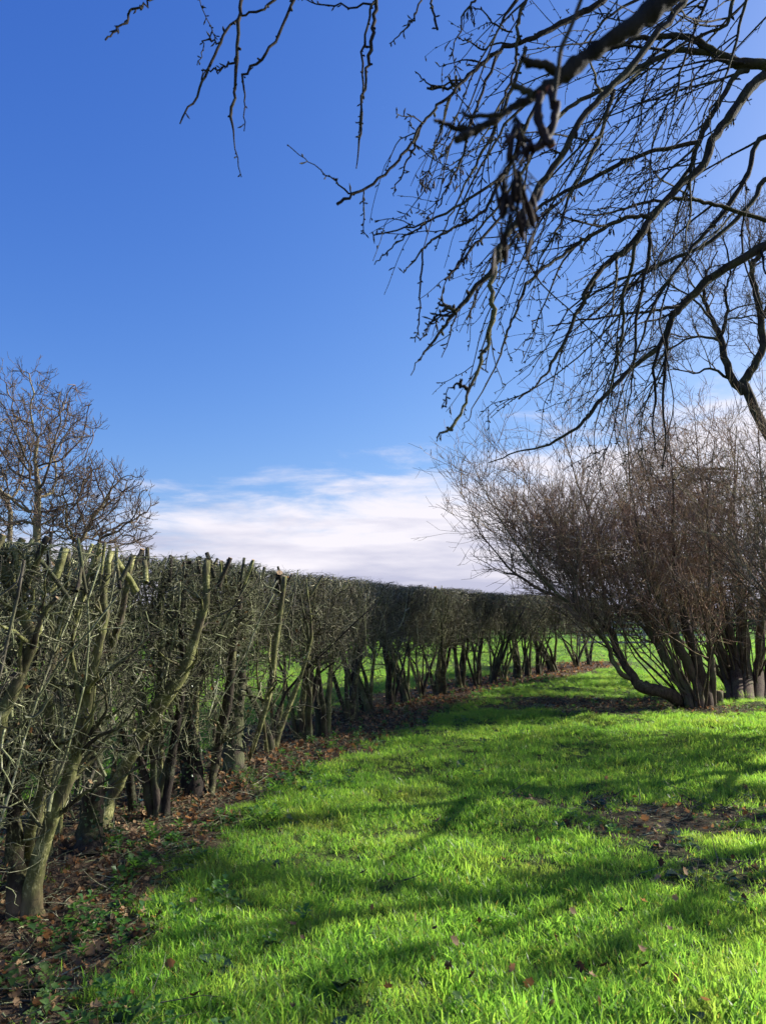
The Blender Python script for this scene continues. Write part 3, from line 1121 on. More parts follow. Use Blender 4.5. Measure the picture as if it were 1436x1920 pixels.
    RV = taper(r.uniform(0.006, 0.013, nb), r.uniform(0.004, 0.008, nb), 7)
    WV[..., 2] = np.minimum(WV[..., 2], TOP + 0.05)
    tw.add(WV, RV, 5, cut=True)
    q, d2, rr, _, _ = spawn(WV, RV, 14 if near else 12, 0.1, 1.0, 35, 85, (0, 0, 0.2), r)
    W0 = walk(q, d2, r.gamma(2.4, 0.06, len(q)).clip(0.05, 0.42), 4, 0.33, (0, 0, 0.35), r)
    W0[..., 2] = np.minimum(W0[..., 2], TOP + 0.02)
    R0 = taper(np.clip(rr * 0.45, 0.0018, 0.0045) * th, 0.0013, 5)
    tw.add(W0, R0, 3, tone=r.random(len(q)) ** 1.3)
    n = int((1750 if i <= 3 else 2000) * Lb)
    u = r.uniform(-half0, half1, n)
    v = r.uniform(v0, v1, n)
    low = floor - 0.02 + 0.3 * (vnoise(u * 2.3 + i * 7, v * 2, 77) - 0.5) * 2
    z = np.where(r.random(n) < (0.88 if near_ else 0.97), r.uniform(0, 1, n) ** 0.8 * (TOP - low) + low, r.uniform(0.3, 1.1, n))
    p = base[None] * (1, 1, 0) + dx * u[:, None] + dy * v[:, None]
    p[:, 2] = z
    d = r.standard_normal((n, 3)) * (1, 1, 0.8) + np.array((0, 0, 0.3))
    L = r.gamma(2.4, 0.06, n).clip(0.05, 0.4)
    W = walk(p, d, L, 4, 0.38, (0, 0, 0.35), r)
    hi = W[..., 2] > TOP - 0.01
    W[..., 2] = np.where(hi, TOP - 0.01 + 0.12 * (W[..., 2] - TOP), W[..., 2])
    r0 = r.gamma(1.5, 0.0017, n).clip(0.0011, 0.010) * th
    R = taper(r0, r0 * 0.45, 5)
    tw.add(W, R, 3, tone=r.random(n) ** 1.2)
    # short side shoots
    q, d2, rr, _, _ = spawn(W, R, 1, 0.3, 1.0, 35, 80, (0, 0, 0.3), r)
    W2 = walk(q, d2, r.uniform(0.04, 0.16, len(q)), 2, 0.25, (0, 0, 0.2), r)
    W2[..., 2] = np.minimum(W2[..., 2], TOP + 0.03)
    tw.add(W2, taper(np.minimum(rr, 0.003) * th, 0.0011, 3), 3)
    # shoots on the limbs
    if twig_parents:
        WP = np.concatenate(twig_parents)
        RP = np.concatenate(twig_pr)
        q, d2, rr, _, _ = spawn(WP, RP, 7 if near else 4, 0.1, 1.0, 30, 80, (0, 0, 0.2), r)
        W3 = walk(q, d2, r.uniform(0.06, 0.26, len(q)), 3, 0.33, (0, 0, 0.2), r)
        W3[..., 2] = np.minimum(W3[..., 2], TOP + 0.02)
        tw.add(W3, taper(np.minimum(rr * 0.7, 0.005) * th, 0.0013, 4), 3)
    if i <= 8:
        nl_ = int(70 * Lb)
        c = p[r.integers(0, n, nl_)] + r.normal(0, 0.04, (nl_, 3))
        a_ = norm(r.standard_normal((nl_, 3)))
        b_ = norm(np.cross(a_, r.standard_normal((nl_, 3))))
        sz = r.uniform(0.012, 0.028, nl_)[:, None]
        V = np.stack([c - a_ * sz, c + b_ * sz * 0.55 + np.cross(a_, b_) * sz * 0.3, c + a_ * sz, c - b_ * sz * 0.55], 1).reshape(-1, 3)
        o = mesh_obj('withered_leaves', V - base, np.arange(len(V)).reshape(-1, 4), M['dead_leaf'], top)
        o['kind'] = 'stuff'
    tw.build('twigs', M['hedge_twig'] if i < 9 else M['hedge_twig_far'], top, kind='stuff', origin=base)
    # ----- cut ends that stand up along the top
    ns = int((11 if near else 13) * Lb)
    big = near and i <= 8
    for s_ in range(ns):
        uu, vv = r.uniform(-half0, half1), r.uniform(-0.38, 0.38)
        b = base * (1, 1, 0) + dx * uu + dy * vv + np.array((0, 0, TOP - r.uniform(0.12, 0.28)))
        d = np.array((0, 0, 1.0)) + r.normal(0, 0.33, 3) * (1, 1, 0)
        Ls = (TOP + (0.045 if big else 0) + (r.uniform(-0.05, 0.03) if r.random() < 0.85 else r.uniform(0.02, 0.08)) - b[2])
        rr0 = 0.008 + r.gamma(1.6, 0.006) if big else r.uniform(0.006, 0.014)
        P = walk(b[None], d[None], np.array([Ls]), 3, 0.07, (0, 0, 0), r)
        T = Tubes().add(P, taper(rr0, rr0 * 0.85, 4), 7 if big else 5, cut=True)
        T.build('cut_stub', M['hedge_stem'] if r.random() < 0.5 else M['hedge_dark'], top, origin=base)
    # a few thin whips left by the shears
    nw = int(3 * Lb)
    p = base * (1, 1, 0) + dx * r.uniform(-half0, half1, nw)[:, None] + dy * r.uniform(-0.4, 0.4, nw)[:, None] + np.array((0, 0, TOP - 0.06))
    if nw:
        W = walk(p, np.array((0, 0, 1.0)) + r.normal(0, 0.5, (nw, 3)), r.uniform(0.08, 0.24, nw), 4, 0.15, (0, 0, 0), r)
        Tubes().add(W, taper(0.0028, 0.001, 5), 3).build('whips', M['hedge_twig'], top, kind='stuff', origin=base)
    return top, half0, half1, dirv


def copy_tree(o, parent=None):
    c = o.copy()
    COL.objects.link(c)
    if parent:
        c.parent = parent
    for ch in o.children:
        copy_tree(ch, c)
    return c


protos_far = []
for i in range(len(HB)):
    if i <= 12 or i >= len(HB) - 1:
        r_ = np.random.default_rng(500 + i)
        o, h0, h1, dv = make_hedge_shrub(i, r_, i <= 12)
        if 8 <= i <= 12:
            protos_far.append((o, h0, h1, dv))
    else:
        o, h0, h1, dv = protos_far[i % len(protos_far)]
        c = copy_tree(o)
        prev = np.linalg.norm(HB[i] - HB[i - 1])
        nxt = np.linalg.norm(HB[i + 1] - HB[i])
        want = max(0.8, (prev + nxt) * 0.62)
        dd = row_dir(i)
        ang = math.atan2(dd[1], dd[0]) - math.atan2(dv[1], dv[0]) + (PI if i % 2 else 0)
        c.location = tuple(HB[i])
        c.rotation_euler = (0, 0, ang)
        k = float(np.clip(want / (h0 + h1), 0.85, 1.25))
        c.scale = (k, k, 1.0 + 0.015 * math.sin(i * 2.3))
        c['label'] = HEDGE_LABELS[i]


# ------------------------------------------------------------------ ivy on the hedge
def ivy(label, spots, n, spread, size, seed, stem_pts=None):
    r = np.random.default_rng(seed)
    spots = np.array(spots, float)
    base = spots[0]
    top = thing('ivy_plant', label, 'ivy', tuple(base))
    c = spots[r.integers(0, len(spots), n)] + r.normal(0, 1, (n, 3)) * spread
    V, Fs, T = [], [], []
    for p in c:
        s = size * r.uniform(0.6, 1.3)
        nrm = norm(r.normal(0, 0.7, 3) + np.array((0.3, -0.8, 0.3)))
        a = norm(np.cross(nrm, r.normal(0, 1, 3)))
        b = np.cross(nrm, a)
        k = len(V)
        V += [p, p + (a * 0.55 + b * 0.25) * s, p + (a * 0.2 + b * 0.55) * s + nrm * 0.1 * s, p + b * s, p + (-a * 0.2 + b * 0.55) * s + nrm * 0.1 * s,
              p + (-a * 0.55 + b * 0.25) * s]
        Fs += [(k, k + 1, k + 2, k + 3), (k, k + 3, k + 4, k + 5)]
        T += [r.random() * 0.7] * 6
    o = mesh_obj('leaves', np.array(V) - base, np.array(Fs), M['ivy'], top)
    o['kind'] = 'stuff'
    at_ = o.data.attributes.new('tone', 'FLOAT', 'POINT')
    at_.data.foreach_set('value', np.array(T, np.float32))
    P = smooth_path(spots + r.normal(0, 0.01, spots.shape), 3)
    Tubes().add(P, np.full(len(P), 0.006), 5).build('vine', M['hedge_dark'], top, origin=base)


y5, y7 = HB[5][1], HB[7][1]
ivy('dense dark glossy ivy clump halfway up the hedge above the slanting pale stem',
    [on_ground(430, 1450), at(432, 1380, y7 - 0.12), at(430, 1300, y7 - 0.25), at(425, 1235, y7 - 0.4), at(440, 1225, y7 - 0.42), at(415, 1215, y7 - 0.42), at(450, 1245, y7 - 0.42),
     at(430, 1215, y7 - 0.42), at(435, 1240, y7 - 0.42)], 420, np.array((0.07, 0.06, 0.06)), 0.042, 1)
ivy('small-leaved ivy wrapping the foot of the thick dark hedge trunk',
    [on_ground(366, 1492), at(366, 1460, y5 - 0.12), at(360, 1410, y5 - 0.12), at(356, 1360, y5 - 0.1), at(358, 1300, y5 - 0.1)], 260, np.array((0.06, 0.04, 0.08)), 0.03, 2)
ivy('sparse ivy sprigs on the lower side of the nearest upright dark trunk',
    [on_ground(180, 1606), at(186, 1580, HB[2][1] - 0.1), at(184, 1540, HB[2][1] - 0.1), at(160, 1480, HB[2][1] - 0.1)], 130, np.array((0.06, 0.04, 0.07)), 0.03, 3)


# ------------------------------------------------------------------ bare trees
def bare_tree(label, limbs_px, dep, mat, twigmat, seed, levels, name='bare_tree', cat='tree', group=None, trunk_base=None, dep_of=None, twig_r=0.006, centre=None, hang=0.0):
    """limbs traced in the photograph (each a part), finer growth added in rings of side shoots"""
    r = np.random.default_rng(seed)
    base = trunk_base if trunk_base is not None else at(limbs_px[0][0][0], limbs_px[0][0][1], dep)
    base = np.array((base[0], base[1], float(ground_z(base[0], base[1]))))
    top = thing(name, label, cat, tuple(base), group)
    cur = []
    tw = Tubes()
    for li, pts in enumerate(limbs_px):
        a = np.array(pts, float)
        if dep < 20:
            a[:, 1] = 1150 - (1150 - a[:, 1]) * 0.945
        dd = dep + (a[:, 3] if a.shape[1] > 3 else 0)
        if a.shape[1] <= 3 and li:
            dd = dep + np.concatenate([[0], np.cumsum(r.normal(0, 0.25, len(a) - 1))]) + 0 * a[:, 0]
        dd = np.broadcast_to(dd, (len(a),))
        P = np.array([at(px, py, y) for (px, py), y in zip(a[:, :2], dd)])
        R = a[:, 2] / F * dep * 0.5 * 0.78
        if li == 0:
            P = np.vstack([base - (0, 0, 0.1), P])
            R = np.concatenate([[R[0] * 1.3], R])
        q = smooth_path(np.column_stack([P, R]), 3)
        n = len(q)
        q[1:-1, :3] += r.normal(0, 0.02, (n - 2, 3))
        T = Tubes().add(q[:, :3], np.maximum(q[:, 3], 0.004), 7)
        T.build('trunk' if li == 0 else 'limb', mat, top, origin=base)
        # resample to a fixed number of points
        s = np.linspace(0, n - 1, 12)
        i0 = np.minimum(s.astype(int), n - 2)
        f = (s - i0)[:, None]
        q12 = q[i0] * (1 - f) + q[i0 + 1] * f
        cur.append(q12)
    cur = np.array(cur)
    P, R = cur[..., :3], cur[..., 3]
    for lv, (per, L0, L1, a0, a1, wander, up, t0, rmax) in enumerate(levels):
        q, d, rr, tt, idx = spawn(P, R, per, t0, 1.0, a0, a1, (0, 0, 0.5), r)
        if centre is not None:
            d = norm(d + 0.35 * norm(q - centre))
        L = r.uniform(L0, L1, len(q)) * (1 - 0.45 * tt)
        n = 5 if lv < 2 else 3
        W = walk(q, d, L, n, wander, (0, 0, up), r)
        RR = taper(np.minimum(rr * 0.6, rmax), max(twig_r * 0.6, 0.002), n + 1)
        RR = np.maximum(RR, twig_r * 0.6)
        tw.add(W, RR, 4 if lv == 0 else 3)
        P, R = W, RR
    tw.build('twigs', twigmat, top, kind='stuff', origin=base)
    return top


def grown_tree(label, px, dep, r0, fork_py, ells, n_attr, seed):
    """a bare tree whose limbs grow towards points spread through its crown, so that they fill it evenly"""
    r = np.random.default_rng(seed)
    b0 = at(px, 1150, dep)
    base = np.array((b0[0], b0[1], float(ground_z(b0[0], b0[1]))))
    fork = at(px + r.uniform(-3, 3), fork_py, dep)
    top = thing('bare_tree', label, 'tree', tuple(base), 'bare trees behind the hedge')
    A = []
    tot = sum(e[2] * e[2] * e[3] for e in ells)
    for ex, ey, rx, rz in ells:
        c = at(ex, ey, dep)
        n = int(n_attr * rx * rx * rz / tot)
        v = norm(r.standard_normal((n, 3))) * (r.random(n) ** 0.42)[:, None]
        A.append(c + v * (rx, rx, rz))
    A = np.concatenate(A)
    A = A[A[:, 2] > 1.6]
    D = 0.16
    nodes = [np.array(p) for p in np.linspace(base - (0, 0, 0.1), fork, 14)]
    par = list(range(-1, 13))
    N = np.array(nodes)
    near = np.full(len(A), -1)
    nd = np.full(len(A), 1e9)
    fresh = np.arange(len(N))
    kids = np.zeros(len(N), int)
    for it in range(70):
        for s_ in range(0, len(fresh), 256):
            f = fresh[s_:s_ + 256]
            dd = np.linalg.norm(A[:, None] - N[f][None], axis=2)
            j = dd.argmin(1)
            m = dd[np.arange(len(A)), j]
            bt = m < nd
            near[bt], nd[bt] = f[j[bt]], m[bt]
        keep = nd > 0.20
        A, near, nd = A[keep], near[keep], nd[keep]
        act = nd < 1.9
        if not act.any():
            break
        acc = np.zeros_like(N)
        np.add.at(acc, near[act], norm(A[act] - N[near[act]]))
        g = np.unique(near[act])
        g = g[kids[g] < 3]
        if not len(g):
            break
        dirs = norm(norm(acc[g]) + 0.22 * r.standard_normal((len(g), 3)) + (0, 0, 0.12))
        kids[g] += 1
        new = N[g] + dirs * D
        par += list(g)
        fresh = np.arange(len(N), len(N) + len(new))
        N = np.vstack([N, new])
        kids = np.concatenate([kids, np.zeros(len(new), int)])
    par = np.array(par)
    n = len(N)
    ch = [[] for _ in range(n)]
    for k in range(1, n):
        ch[par[k]].append(k)
    w = np.zeros(n)
    for k in range(n - 1, -1, -1):
        w[k] = max(sum(w[c] for c in ch[k]), 1.0)
    R = 0.0075 * w ** 0.42
    R = np.minimum(R * max(1.0, r0 / R[0]) if R[0] < r0 else R * (r0 / R[0]) ** (np.log(np.maximum(w, 1.0)) / np.log(w[0])), r0)
    R = np.maximum(R, 0.006)
    # chains: follow the heaviest child
    tw = Tubes()
    stack = [(0, None)]
    tipsP, tipsR = [], []
    while stack:
        k, pk = stack.pop()
        ch_ = [] if pk is None else [pk]
        while True:
            ch_.append(k)
            if not ch[k]:
                break
            o_ = sorted(ch[k], key=lambda c: -w[c])
            for c in o_[1:]:
                stack.append((c, k))
            k = o_[0]
        if len(ch_) < 2:
            continue
        P, RR = N[ch_].copy(), R[ch_].copy()
        if pk is not None:
            RR[0] = RR[1]
        if RR.max() > 0.026:
            q = smooth_path(np.column_stack([P, RR]), 2)
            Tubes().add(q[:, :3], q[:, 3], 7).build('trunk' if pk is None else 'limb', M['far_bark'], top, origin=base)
        else:
            tw.add(P, RR, 4)
        if len(P) >= 3:
            tipsP.append(np.array([P[0], P[len(P) // 2], P[-1]]))
            tipsR.append(np.array([0.006, 0.006, 0.005]))
        else:
            tipsP.append(np.array([P[0], (P[0] + P[-1]) / 2, P[-1]]))
            tipsR.append(np.array([0.006, 0.006, 0.005]))
    P, RR = np.array(tipsP), np.array(tipsR)
    q, d, rr, tt, _ = spawn(P, RR, 6, 0.2, 1.0, 20, 55, (0, 0, 0.5), r)
    W = walk(q, d, r.uniform(0.12, 0.42, len(q)), 3, 0.14, (0, 0, 0.35), r)
    RW = taper(0.0058, 0.0042, 4)
    RW = np.repeat(RW, len(W), 0)
    tw.add(W, RW, 3)
    q, d, rr, tt, _ = spawn(W, RW, 2, 0.2, 1.0, 25, 55, (0, 0, 0.4), r)
    W = walk(q, d, r.uniform(0.06, 0.18, len(q)), 2, 0.1, (0, 0, 0.3), r)
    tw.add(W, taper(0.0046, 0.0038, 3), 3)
    tw.build('twigs', M['far_twig'], top, kind='stuff', origin=base)


grown_tree('bare round-crowned tree with pale trunk beyond the near end of the hedge', 72, 16.0, 0.085, 930, [(62, 845, 1.5, 1.78), (70, 960, 1.4, 0.8)], 1350, 61)
grown_tree('low wide-spreading bare tree with slanting limbs behind the hedge', 142, 17.0, 0.075, 1030, [(195, 945, 1.2, 1.05), (198, 1000, 1.2, 0.5)], 720, 62)
grown_tree('slim bare tree at the picture edge left of the pale-trunked one', 20, 17.5, 0.06, 960, [(-25, 880, 1.1, 1.6)], 480, 63)
# the tall twisted tree on the right
bare_tree('tall bare tree with thick twisted limbs rising behind the right-hand shrubs', [
    [(1500, 1180, 34), (1492, 1050, 32), (1474, 930, 30), (1452, 850, 28), (1422, 785, 25), (1401, 740, 24), (1394, 715, 22), (1410, 690, 20), (1430, 650, 19), (1425, 600, 17), (1418, 560, 16), (1412, 530, 15), (1408, 510, 14), (1412, 490, 13), (1430, 470, 11), (1450, 430, 8)],
    [(1395, 735, 26), (1370, 710, 20), (1358, 670, 18), (1350, 630, 16), (1335, 600, 12), (1320, 560, 10), (1318, 530, 8), (1330, 500, 5), (1345, 470, 3)],
    [(1350, 630, 10), (1360, 605, 9), (1362, 570, 7), (1358, 545, 6), (1368, 515, 5), (1362, 470, 4), (1350, 420, 2)],
    [(1336, 602, 7), (1300, 560, 5), (1260, 535, 4), (1235, 510, 3), (1215, 480, 2)],
    [(1350, 640, 8), (1310, 630, 6), (1270, 645, 5), (1225, 680, 4), (1195, 690, 2)],
    [(1425, 605, 8), (1440, 570, 7), (1470, 530, 6), (1500, 470, 4)],
    [(1360, 600, 5), (1400, 595, 4), (1425, 590, 3)],
    [(1412, 525, 6), (1400, 480, 5), (1405, 440, 4), (1390, 400, 2)],
    [(1320, 565, 5), (1290, 520, 4), (1280, 470, 3), (1290, 420, 2)],
    [(1372, 712, 8), (1330, 690, 6), (1300, 700, 4), (1260, 690, 3)],
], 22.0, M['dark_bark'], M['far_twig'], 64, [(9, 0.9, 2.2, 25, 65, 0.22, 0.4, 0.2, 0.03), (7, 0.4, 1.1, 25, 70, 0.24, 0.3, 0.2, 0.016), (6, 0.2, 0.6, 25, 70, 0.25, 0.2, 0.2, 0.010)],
    name='twisted_tree', twig_r=0.0075)


# a dark conifer with level boughs behind the shrubs
def conifer():
    r = np.random.default_rng(71)
    b = at(1385, 1150, 19.5)
    base = np.array((b[0], b[1], 0.0))
    top = thing('conifer_tree', 'dark conifer with level layered boughs behind the reddish shrubs', 'tree', tuple(base))
    H = 5.9
    P = np.array([base + (0.03 * k * math.sin(k), 0, H * k / 8 - 0.1) for k in range(9)])
    Tubes().add(P, taper(0.15, 0.008, 9)[0], 9).build('trunk', M['dark_bark'], top, origin=base)
    tw = Tubes()
    for k in range(34):
        z = r.uniform(1.6, H - 0.4)
        a = r.uniform(0.55 * PI, 1.45 * PI) if k % 3 else r.uniform(0, 2 * PI)
        L = r.uniform(2.2, 4.2) * (1.1 - 0.25 * z / H)
        d = np.array((math.cos(a), math.sin(a), 0.12))
        p0 = np.array((base[0], base[1], z))
        W = walk(p0[None], d[None], np.array([L]), 8, 0.20, (0, 0, -0.2), r)
        R = taper(0.026, 0.006, 9)
        Tubes().add(W, R, 6).build('bough', M['dark_bark'], top, origin=base)
        q, d2, rr, _, _ = spawn(W, R, 34, 0.15, 1.0, 35, 70, (0, 0, 0), r)
        d2[:, 2] *= 0.35
        W2 = walk(q, d2, r.uniform(0.35, 0.95, len(q)), 4, 0.1, (0, 0, -0.15), r)
        R2 = taper(np.minimum(rr, 0.012), 0.005, 5)
        tw.add(W2, R2, 3)
        q, d3, rr, _, _ = spawn(W2, R2, 4, 0.2, 1.0, 30, 70, (0, 0, -0.4), r)
        W3 = walk(q, d3, r.uniform(0.1, 0.3, len(q)), 2, 0.15, (0, 0, -0.2), r)
        tw.add(W3, taper(0.007, 0.005, 3), 3)
    tw.build('foliage', M['fir'], top, kind='stuff', origin=base)


conifer()


# ------------------------------------------------------------------ shrubs on the right
def fan_shrub(label, base, stems_px, dep, seed, nstem, length, lean, az_range, per1, per2, per3, group=None, twigmat='red_twig', spread=0.25, extra=False, stub=None):
    r = np.random.default_rng(seed)
    base = np.array((base[0], base[1], float(ground_z(base[0], base[1]))))
    top = thing('bare_shrub', label, 'shrub', tuple(base), group)
    CP, CR = [], []

    def keep(P, R):
        n = len(P)
        s = np.linspace(0, n - 1, 12)
        i0 = np.minimum(s.astype(int), n - 2)
        f = (s - i0)[:, None]
        CP.append(P[i0] * (1 - f) + P[i0 + 1] * f)
        CR.append(R[i0] * (1 - f[:, 0]) + R[i0 + 1] * f[:, 0])
    for pts in stems_px:
        a = np.array(pts, float)
        dd = dep + (a[:, 3] if a.shape[1] > 3 else np.zeros(len(a)))
        P = np.array([at(px, py, y) for (px, py), y in zip(a[:, :2], dd)])
        if a[0, 1] > 1290:
            P[0] = on_ground(a[0, 0], a[0, 1])
            P[0][2] -= 0.05
        R = a[:, 2] / F * dep * 0.5 * (0.62 if spread == 0.4 else 1.0) * np.clip(1.0 - 0.5 * np.clip((1190 - a[:, 1]) / 250, 0, 1), 0.5, 1)
        q = smooth_path(np.column_stack([P, R]), 3)
        q[1:-1, :3] += r.normal(0, 0.008, (len(q) - 2, 3))
        Tubes().add(q[:, :3], np.maximum(q[:, 3], 0.004), 9, rough=0.11).build('stem', M['shrub_stem'], top, origin=base)
        keep(q[:, :3], np.maximum(q[:, 3], 0.004))
    az = r.uniform(*az_range, nstem)
    ln = np.radians(r.uniform(*lean, nstem))
    d = np.stack([np.cos(az) * np.sin(ln), np.sin(az) * np.sin(ln), np.cos(ln)], -1)
    p0 = base + np.stack([np.cos(az) * spread * r.random(nstem), np.sin(az) * spread * r.random(nstem), np.full(nstem, -0.05)], -1)
    W = walk(p0, d, r.uniform(*length, nstem), 11, 0.10, (0, 0, 0.3), r)
    R = taper(r.uniform(0.013, 0.026, nstem), 0.003, 12)
    for k in range(nstem):
        Tubes().add(W[k], R[k], 6).build('stem', M['shrub_stem'], top, origin=base)
        CP.append(W[k])
        CR.append(R[k])
    if extra:      # shoots that rise from the sprawling stem and sweep out to the left
        src = np.concatenate([CP[0][4:9], CP[1][3:8]])
        ne = 26
        p1 = src[r.integers(0, len(src), ne)]
        az = r.uniform(0.62 * PI, 1.35 * PI, ne)
        ln = np.radians(r.uniform(8, 60, ne))
        d = np.stack([np.cos(az) * np.sin(ln), np.sin(az) * np.sin(ln), np.cos(ln)], -1)
        We = walk(p1, d, r.uniform(1.2, 2.4, ne), 11, 0.07, (0, 0, 0.5), r)
        Re = taper(r.uniform(0.009, 0.016, ne), 0.003, 12)
        for k in range(ne):
            Tubes().add(We[k], Re[k], 5).build('stem', M['shrub_stem'], top, origin=base)
            CP.append(We[k])
            CR.append(Re[k])
    nt = len(stems_px)
    P, R = np.array(CP + CP[:nt] * 2), np.array(CR + CR[:nt] * 2)
    tw = Tubes()
    q, d, rr, tt, _ = spawn(P, R, per1, 0.38, 1.0, 18, 70, (0, 0, 0.3), r)
    W = walk(q, d, r.gamma(3.5, 0.32, len(q)).clip(0.3, 2.2) * (1.1 - 0.4 * tt), 7, 0.14, (0, 0, 0.4), r)
    RR = taper(np.minimum(rr * r.uniform(0.45, 0.9, len(rr)), 0.012), 0.0035, 8)
    tw.add(W, RR, 4)
    q, d, rr, tt, _ = spawn(W, RR, per2, 0.15, 1.0, 25, 80, (0, 0, 0.2), r)
    W = walk(q, d, r.gamma(3, 0.15, len(q)).clip(0.1, 1.0), 3, 0.2, (0, 0, 0.4), r)
    RR = taper(np.minimum(rr * 0.8, 0.006), 0.0027, 4)
    tw.add(W, RR, 3)
    if per3:
        q, d, rr, tt, _ = spawn(W, RR, per3, 0.2, 1.0, 25, 70, (0, 0, 0.3), r)
        W = walk(q, d, r.uniform(0.08, 0.3, len(q)), 2, 0.15, (0, 0, 0.4), r)
        tw.add(W, taper(0.0034, 0.0024, 3), 3)
    tw.build('twigs', M[twigmat], top, kind='stuff', origin=base)
    if stub is not None:
        p = on_ground(*stub)
        Pq = np.array([p + (0, 0, -0.05), p + (0, 0, 0.05), p + (0.005, 0, 0.14), p + (0.01, 0, 0.23)])
        Tubes().add(Pq, np.array((0.105, 0.09, 0.085, 0.08)), 11, cut=True, rough=0.04).build('cut_stump', M['shrub_stem'], top, origin=base)
    return top


fan_shrub('reddish bare shrub with a log-like stem sprawling low to the left over the lawn', SHRUB_A, [
    [(1288, 1322, 26, 0), (1262, 1308, 24, -.1), (1235, 1296, 22, -.2), (1208, 1290, 22, -.25), (1192, 1278, 18, -.25), (1172, 1250, 14, -.25), (1160, 1228, 13, -.2), (1148, 1190, 11, -.1), (1120, 1160, 9, 0), (1060, 1125, 8, .1), (1000, 1100, 7, .2), (950, 1062, 5, .3), (900, 1000, 3, .3), (868, 930, 2, .3)],
    [(1190, 1275, 10, -.2), (1165, 1265, 9, -.3), (1148, 1240, 8, -.3), (1138, 1205, 7, -.4), (1100, 1165, 6, -.6), (1040, 1110, 6, -.8), (980, 1040, 5, -1), (930, 960, 3, -1), (890, 880, 2, -1)],
    [(1296, 1330, 18), (1283, 1290, 17), (1262, 1255, 16), (1242, 1225, 14), (1225, 1190, 12), (1180, 1110, 9), (1130, 1020, 7), (1090, 930, 5), (1060, 830, 3), (1050, 770, 2)],
    [(1312, 1330, 22), (1305, 1280, 19), (1285, 1235, 17), (1265, 1190, 14), (1230, 1110, 11), (1200, 1010, 8), (1180, 910, 6), (1175, 800, 3), (1165, 720, 2)],
    [(1326, 1328, 26), (1318, 1280, 22), (1305, 1235, 19), (1290, 1190, 16), (1270, 1110, 12), (1260, 1000, 9), (1262, 900, 6), (1250, 780, 3)],
    [(1336, 1326, 14), (1336, 1270, 12), (1330, 1220, 11), (1325, 1160, 9), (1330, 1060, 7), (1325, 950, 5), (1340, 820, 3)],
    [(1160, 1225, 8, -.2), (1145, 1180, 8, .2), (1130, 1100, 7, .6), (1070, 1020, 6, .9), (1010, 950, 4, 1), (960, 860, 2, 1)],
    [(1242, 1225, 7), (1190, 1160, 7), (1120, 1110, 6), (1050, 1060, 5), (990, 1010, 4), (930, 970, 2)],
], SHRUB_A[1], 81, 26, (2.8, 4.7), (8, 40), (0.50 * PI, 1.5 * PI), 12, 6, 2, extra=True, stub=(1346, 1318))
fan_shrub('big bare shrub on a thick vase-shaped sheaf of brown stems', SHRUB_B, [
    [(1372, 1310, 30), (1360, 1260, 26), (1345, 1210, 20), (1320, 1160, 15), (1280, 1090, 11), (1230, 1010, 8), (1190, 900, 5), (1170, 800, 2)],
    [(1385, 1313, 34), (1378, 1250, 30), (1368, 1190, 24), (1352, 1110, 16), (1330, 1000, 11), (1310, 880, 7), (1300, 760, 3)],
    [(1402, 1313, 36), (1398, 1250, 32), (1394, 1190, 28), (1385, 1090, 18), (1375, 950, 11), (1380, 800, 5)],
    [(1420, 1312, 34), (1422, 1250, 30), (1426, 1190, 26), (1432, 1090, 18), (1430, 950, 11), (1420, 800, 5)],
    [(1434, 1310, 30), (1444, 1250, 28), (1456, 1190, 24), (1475, 1090, 16), (1490, 950, 10), (1500, 800, 5)],
    [(1392, 1311, 22), (1372, 1230, 18), (1350, 1180, 13), (1300, 1130, 10), (1240, 1100, 8), (1180, 1070, 6), (1120, 1050, 3)],
], SHRUB_B[1], 82, 50, (3.4, 6.0), (5, 42), (0.45 * PI, 1.6 * PI), 9, 6, 2, spread=0.4)
fan_shrub('nearer bare shrub of long pale whips arching in from the picture edge', SHRUB_C, [], SHRUB_C[1], 83, 66, (2.8, 4.9), (8, 44), (0.55 * PI, 1.45 * PI), 7, 5, 2, twigmat='pale_twig', spread=0.5)
p = on_ground(1386, 1308)
W = walk(p[None] + np.array((0, 0, 0.06)), np.array([[1.0, 0.05, 0.02]]), np.array([1.4]), 6, 0.04)
o = Tubes().add(W, taper(0.016, 0.012, 7), 6, cut=True).build('fallen_branch', M['ash_lichen'])
tag(o, 'thin pale branch lying across the grass before the vase-shaped shrub', 'branch')

# ------------------------------------------------------------------ fence and far hedgerows
def fence():
    y = 38.0
    x0, x1 = at(1085, 1200, y)[0], at(1330, 1200, y)[0]
    top = thing('rail_fence', 'pale weathered post and rail fence across the far end of the lawn', 'fence', (x0, y, 0))
    n = 5

    def box(name, c, s):
        v = np.array([(sx * s[0] / 2, sy * s[1] / 2, sz * s[2] / 2) for sx in (-1, 1) for sy in (-1, 1) for sz in (-1, 1)]) + c - np.array((x0, y, 0))
        f = np.array([(0, 1, 3, 2), (4, 6, 7, 5), (0, 4, 5, 1), (2, 3, 7, 6), (0, 2, 6, 4), (1, 5, 7, 3)])
        o = mesh_obj(name, v, f, M['fence'], top)
        b = o.modifiers.new('edge', 'BEVEL')
        b.width = 0.008
        b.segments = 1
        return o
    xs = np.linspace(x0, x1, n)
    for x in xs:
        box('post', np.array((x, y, 0.6)), (0.12, 0.1, 1.3))
    for a, b in zip(xs[:-1], xs[1:]):
        for z in (0.22, 0.55, 0.86, 1.14):
            box('rail', np.array(((a + b) / 2 + rng.normal(0, 0.02), y - 0.075, z + rng.normal(0, 0.012))), (b - a - 0.01, 0.045, 0.1))


fence()


